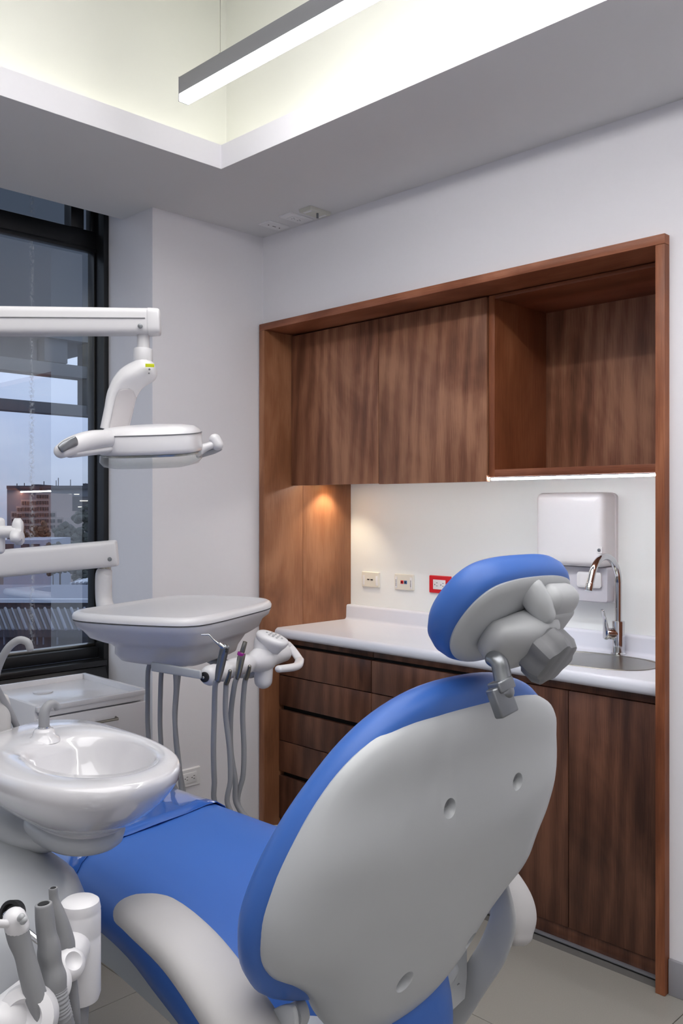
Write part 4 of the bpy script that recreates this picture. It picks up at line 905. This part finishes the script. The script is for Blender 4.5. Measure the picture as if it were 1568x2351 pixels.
# holder arm leaves the water unit body
cc = onT(1.17, 184, 2080); cb = onT(1.17, 190, 2282)
ct = Vector((cc.x, cc.y, cc.z)); rC = .0265
build('canister', lathe((ct.x, ct.y, cb.z+.004), (0, 0, 1), [(.018, -.012), (.024, -.010), (rC, -.002), (rC, ct.z-cb.z-.044), (rC-.0006, ct.z-cb.z-.042), (rC, ct.z-cb.z-.040), (rC, ct.z-cb.z-.012), (rC-.0006, ct.z-cb.z-.010), (rC, ct.z-cb.z-.008), (rC-.002, ct.z-cb.z+.002), (rC-.006, ct.z-cb.z+.005)], n_=32), M_plast, ah, 40)
build('canister_hose', sweep([(ct.x, ct.y, cb.z), (ct.x-.005, ct.y+.002, cb.z-.08), (ct.x-.03, ct.y+.02, cb.z-.22), (.56, 1.15, .32)], .0115, sm=6, n_=16), M_hose, ah, 60)
b_ = [onT(1.16, 175, 2165), onT(1.13, 160, 2195), onT(1.10, 128, 2235), onT(1.06, 92, 2275), onT(1.02, 50, 2315), onT(.99, 0, 2360)]
build('holder_arm', sweep(b_, [(.020, .022), (.021, .024), (.022, .024), (.024, .026), (.026, .028), (.027, .03)], sm=5, n_=24), M_plast, ah, 60)
build('holder_link', sweep([b_[2], onT(1.2, 60, 2300), Vector((.47, 1.20, .70))], [.02, .024, .03], sm=5, n_=20), M_plast, ah, 60)
build('rest', lathe(onT(1.06, 112, 2262), (LXv*.4+LFv*-.5+UPv*.5), [(.012, -.02), (.024, -.012), (.027, 0), (.024, .012), (.016, .016), (.012, .010)]), M_plast, ah, 60)
build('rest', lathe(onT(1.09, 158, 2215), (LXv*.5+LFv*-.4+UPv*.5), [(.008, -.016), (.018, -.010), (.020, 0), (.017, .010), (.011, .013), (.008, .008)]), M_plast, ah, 60)
build('rest', lathe(onT(1.0, 62, 2335), (LXv*.1+LFv*-.8+UPv*.35), [(.02, -.03), (.032, -.02), (.035, 0), (.032, .016), (.02, .02), (.014, .010)]), M_plast, ah, 60)
def nozzle(t0, P, R_, nm, lab):
    t = thing(nm, lab, 'suction handpiece', onT(t0, *P[-2][:2]))
    pts = TP([(x, y, t0+dt) for x, y, dt in P]); Q = catmull(pts, 5); Rr = [v.x for v in catmull([(r, 0, 0) for r in R_], 5)]
    rings = []; A, B_, _ = frame_for(Q[1]-Q[0])
    for i in range(len(Q)):
        T_ = (Q[min(i+1, len(Q)-1)]-Q[max(i-1, 0)]).normalized(); A = (A-T_*A.dot(T_)).normalized(); B_ = T_.cross(A)
        rings.append([Q[i]+A*(Rr[i]*math.cos(2*PI*j/22))+B_*(Rr[i]*math.sin(2*PI*j/22)) for j in range(22)])
    def sc_(r, c, k, d): return [c+(p-c)*k+d for p in r]
    T0 = (Q[1]-Q[0]).normalized()
    rings = [sc_(rings[0], Q[0], .55, T0*.02), sc_(rings[0], Q[0], .62, T0*.001), sc_(rings[0], Q[0], .72, T0*-.001), sc_(rings[0], Q[0], .92, T0*-.001)]+rings
    build('nozzle', loft(rings), M_dgrey2, t, 60)
    bt = build('bore', cyl(Q[0]-T0*.0012, Q[0]+T0*.012, Rr[0]*.60), M_rubber, t); return t, Q
M_dgrey2 = mat('suction_grey', (136, 137, 140), .5, noise=.05, nscale=25)
tA, QA = nozzle(1.03, [(100, 2076, 0), (103, 2110, 0), (107, 2145, 0), (112, 2168, 0), (113, 2190, 0), (117, 2215, 0), (122, 2245, 0), (128, 2275, .0)], [.0098, .0108, .0112, .0125, .0135, .0125, .0150, .0125], 'large_suction', 'thick grey suction handpiece with wide open tip, in the lower left holder')
hz_ = catmull(TP([(127, 2272, 1.03), (134, 2310, 1.03), (142, 2345, 1.035), (150, 2400, 1.06), (120, 2500, 1.15)]), 10)
build('hose', sweep(hz_, [.0125+.0008*(i % 2) for i in range(len(hz_))], n_=16, ends=False), M_hose, tA, 30)
tB, QB = nozzle(1.10, [(122, 2040, 0), (124, 2065, 0), (131, 2090, 0), (140, 2115, 0), (148, 2140, 0), (153, 2165, 0), (157, 2190, 0), (162, 2220, 0)], [.0055, .0058, .0078, .0086, .0090, .0100, .0086, .0075], 'thin_suction', 'thin grey suction handpiece with narrow tip, behind the thick one')
build('hose', hose(TP([(162, 2220, 1.10), (166, 2270, 1.10), (172, 2350, 1.11), (165, 2450, 1.16)]), .0068), M_hose, tB, 60)
ws = thing('assistant_syringe', 'grey air syringe with white head and side nozzle, at the far lower left', 'dental instrument', onT(1.0, 75, 2300))
build('body', sweep(TP([(36, 2122, 1.0), (44, 2155, 1.0), (56, 2190, 1.0), (68, 2235, 1.0), (82, 2285, 1.0), (96, 2322, 1.0), (104, 2350, 1.0)]), [.0125, .0125, .011, .0118, .012, .011, .009], sm=5, n_=20), M_dgrey2, ws, 60)
build('head', sweep(TP([(33, 2108, .998), (40, 2128, 1.0)]), [.0128, .0135], n_=20), M_plast, ws, 60)
build('nozzle', sweep(TP([(28, 2120, .995), (10, 2121, .985), (-12, 2119, .975)]), [.0055, .0045, .004], n_=12), M_plast, ws, 60)
for x, y in ((46, 2109), (52, 2116)): build('button', sweep(TP([(x, y, .985), (x+4, y-5, .98)]), .0036, n_=12), M_greyp, ws, 60)
build('hose', hose(TP([(104, 2350, 1.0), (112, 2400, 1.01), (110, 2500, 1.08)]), .007), M_hose, ws, 60)
ro = thing('steel_rod', 'thin chrome rod slanting out of the white water unit behind the syringe', 'rod', onT(1.13, 60, 2130))
build('rod', cyl(onT(1.14, 12, 2098), onT(1.10, 100, 2170), .0042, bev=.0008), M_chrome, ro)
build('socket', lathe(onT(1.155, 22, 2098), (LXv*-.3-LFv*.85+UPv*.3), [(.016, -.012), (.0165, 0), (.012, .001), (.010, -.004)]), M_rubber, ro, 40)

# ------------------------------------------------------------------ outside: canopy, roofs, buildings, trees
M_conc = mat('canopy_grey', (92, 97, 104), .8, noise=.1, nscale=2)
cn = thing('canopy', 'grey slatted canopy frame outside above the window', 'canopy', (2.6, 6, 2.1))
CYY = 6.0
build('slab', box((-1, CYY, 2.66), (3.60, CYY+1.6, 3.9)), M_conc, cn, smooth=False)
build('beam', box((-1, CYY+.02, 2.395), (3.53, CYY+.16, 2.485), .005), M_conc, cn)
build('beam', box((-1, CYY+.02, 2.115), (3.53, CYY+.12, 2.195), .005), M_conc, cn)
build('post', box((3.02, CYY+.03, 2.49), (3.20, CYY+.15, 2.66), .004), M_conc, cn)
build('post', box((3.352, CYY+.01, 2.13), (3.54, CYY+.17, 3.9), .004), M_conc, cn)
def ebox(x0, x1, yt, yb, t0, dep):
    """box facing the camera: pixel columns x0..x1, top yt / bottom yb at distance t0"""
    a = onT(t0, x0, yt); b = onT(t0, x1, yb); hw = (x1-x0)/FPX*t0/2; c = (Vector((a.x, a.y, 0))+Vector((b.x, b.y, 0)))/2+LFv*dep/2
    z1, z0 = a.z, b.z; return fbox(Vector((c.x, c.y, (z0+z1)/2)), LXv, LFv, UPv, (hw, dep/2, (z1-z0)/2))
def ext(name, m): return m
E_grey = mat('office_grey', (112, 118, 130), .8, noise=.1, nscale=.3); E_dk = mat('parapet', (62, 66, 78), .8, noise=.1, nscale=.5)
E_pink = mat('facade_pink', (158, 146, 146), .85, noise=.12, nscale=.5); E_win = mat('far_window', (52, 52, 62), .3, noise=.2, nscale=.5)
E_lit = mat('lit_window', (255, 250, 235), .5, emit=(255, 246, 225), estr=1.1); E_br = mat('brown_wall', (66, 56, 56), .9, noise=.3, nscale=.6)
E_roof = mat('slate_roof', (44, 47, 60), .6, noise=.3, nscale=3); E_rib = mat('roof_rib', (110, 116, 134), .6, noise=.3, nscale=6)
E_gut = mat('gutter', (170, 178, 196), .4, noise=.1, nscale=2); E_wh = mat('pale_wall', (148, 156, 176), .8, noise=.08, nscale=1)
E_tree = mat('tree_leaves', (44, 52, 52), .9, col2=(78, 84, 82), nscale=2.5); E_aut = mat('autumn_leaves', (58, 48, 46), .9, col2=(96, 78, 62), nscale=2.5)
E_gnd = mat('city_ground', (70, 74, 80), .95, noise=.3, nscale=.05)
gd = build('city_ground', box((-120, 8, -15.2), (260, 400, -15)), E_gnd, smooth=False); gd['kind'] = 'structure'
t = thing('office_block', 'long grey office block with lit windows on the skyline outside', 'building', onT(125, 120, 1400))
build('wall', ebox(16, 280, 1119, 1400, 125, 30), E_grey, t, smooth=False); build('parapet', ebox(15, 282, 1115, 1122, 124.5, 31), E_dk, t, smooth=False)
build('roof_hut', ebox(72, 90, 1112, 1126, 124, 6), E_dk, t, smooth=False); build('roof_hut', ebox(190, 222, 1110, 1116, 126, 6), E_dk, t, smooth=False)
build('wing', ebox(150, 280, 1140, 1400, 118, 6), E_dk, t, smooth=False)
rnd = random.Random(3)
for y in (1134, 1149, 1163, 1177, 1191):
    x = 120
    while x < 216:
        wd = rnd.choice((2, 4, 7, 10))
        if rnd.random() < .6: build('lit_window', ebox(x, x+wd, y, y+1.6, 117.5, .4), E_lit, t, smooth=False)
        x += wd+rnd.choice((2, 4, 8))
for x, h in ((38, 5), (55, 6), (100, 10), (128, 12), (133, 18), (161, 14), (196, 6)):
    build('aerial', ebox(x, x+.9, 1115-h, 1116, 124.8, .2), E_dk, t, smooth=False)
t = thing('stepped_building', 'pinkish stepped building with rows of small windows outside', 'building', onT(95, 80, 1400))
for (x0, x1, yt) in ((82, 114, 1132), (48, 82, 1147), (37, 48, 1162), (25, 37, 1174), (114, 130, 1174), (130, 146, 1188)):
    build('block', ebox(x0, x1, yt, 1400, 95, 8), E_pink, t, smooth=False)
    y = yt+4
    while y < 1208:
        x = x0+1.6
        while x+3.6 < x1:
            build('window', ebox(x, x+3.5, y, y+8, 94.8, .4), E_win, t, smooth=False); x += 5.7
        y += 14
t = thing('pale_house', 'low pale house with dark windows behind the swing arm', 'building', onT(60, 90, 1400))
build('wall', ebox(8, 100, 1240, 1420, 60, 6), E_wh, t, smooth=False)
for x in (12, 48, 72): build('window', ebox(x, x+17, 1249, 1262, 59.8, .4), E_win, t, smooth=False)
t = thing('white_shed', 'small white shed with sloping roof seen near the delivery arm post', 'building', onT(24, 190, 1380))
a = ebox(160, 192, 1338, 1378, 24, 2); build('wall', a, E_gut, t, smooth=False); build('wall', ebox(192, 300, 1345, 1378, 23.5, 3), E_wh, t, smooth=False)
for k in range(7):
    x = 168+k*9; build('roof_slat', sweep([onT(24, x, 1340), onT(27, x+16, 1331)], (.05), n_=6), E_rib, t)
t = thing('gutter_roof', 'bluish flat roof edge with a pale gutter outside', 'roof', onT(16, 80, 1390))
build('roof', fbox(onT(19, 60, 1372), LXv, LFv, UPv, (4.5, 2.6, .05)), mat('blue_roof', (86, 96, 124), .5, noise=.15, nscale=2), t, smooth=False)
build('gutter', ebox(-200, 300, 1376, 1384, 16, .15), E_gut, t, smooth=False); build('fascia', ebox(-200, 300, 1384, 1400, 16.1, .4), E_roof, t, smooth=False)
t = thing('corrugated_roof', 'dark corrugated roof with pale ribs, nearest outside the window', 'roof', onT(12, 80, 1480))
A0, A1 = onT(13.0, -200, 1398), onT(13.0, 330, 1398); Bq0, Bq1 = onT(12.0, -200, 1446), onT(12.0, 330, 1446)
build('sheet', G().add([A0, A1, Bq1, Bq0, A0-UPv*.1, A1-UPv*.1, Bq1-UPv*.1, Bq0-UPv*.1], [(0, 1, 2, 3), (4, 5, 6, 7), (0, 1, 5, 4), (2, 3, 7, 6), (1, 2, 6, 5), (0, 3, 7, 4)]), E_roof, t, smooth=False)
for k in range(36):
    f_ = k/35; p = A0.lerp(A1, f_); q = Bq0.lerp(Bq1, min(1, f_+.035)); build('rib', sweep([p+UPv*.01, q+UPv*.01], (.022, .014)[k % 2], n_=6), E_rib, t)
build('wall', ebox(-200, 330, 1446, 1700, 12.1, .4), E_roof, t, smooth=False)
for x in (8, 36, 56, 84, 98, 130): build('post', ebox(x, x+1.5, 1448, 1480, 12.0, .05), E_rib, t, smooth=False)
def tree(label, x, y, t0, rad, m, hpx=1400):
    t = thing('tree', label, 'tree', onT(t0, x, hpx))
    rn = random.Random(int(x*7+y)); bm = bmesh.new(); c = onT(t0, x, y)
    for k in range(46):
        d = Vector((rn.gauss(0, 1), rn.gauss(0, 1), rn.gauss(0, .8))); d = d.normalized()*rn.random()**.5*rad; s_ = rad*rn.uniform(.14, .34)
        r = bmesh.ops.create_icosphere(bm, subdivisions=2, radius=s_)
        for v in r['verts']: v.co = v.co*rn.uniform(.8, 1.2)+c+d
    bm.verts.index_update(); g = G(); g.add([v.co[:] for v in bm.verts], [[v.index for v in f.verts] for f in bm.faces]); bm.free()
    build('crown', g, m, t, smooth=False); build('trunk', cyl((c.x, c.y, -15), (c.x, c.y, c.z), rad*.09, rad*.05, n_=8), E_br, t)
    return t
tree('brown autumn tree below the stepped building, its right side', 92, 1222, 70, 1.0*70*22/FPX, E_aut)['label'] = 'brown autumn tree below the stepped building, right of the other one'
tree('brown autumn tree at the left edge below the stepped building', 45, 1232, 72, 72*20/FPX, E_aut)
TL = ['green tree highest beside the window frame, in front of the office block', 'small green tree right of the stepped building', 'broad green tree just above the swing arm near the window frame', 'nearest low green tree, hidden in part by the swing arm', 'low green tree below the swing arm beside the white shed', 'green tree mostly hidden by the window frame', 'small green tree behind the pale house']
for lb_, (x, y, t0, r) in zip(TL, ((205, 1195, 84, 34), (150, 1222, 78, 24), (183, 1250, 74, 34), (138, 1290, 44, 36), (192, 1312, 36, 32), (250, 1250, 70, 36), (122, 1262, 53, 20))): tree(lb_, x, y, t0, t0*r/FPX, E_tree)
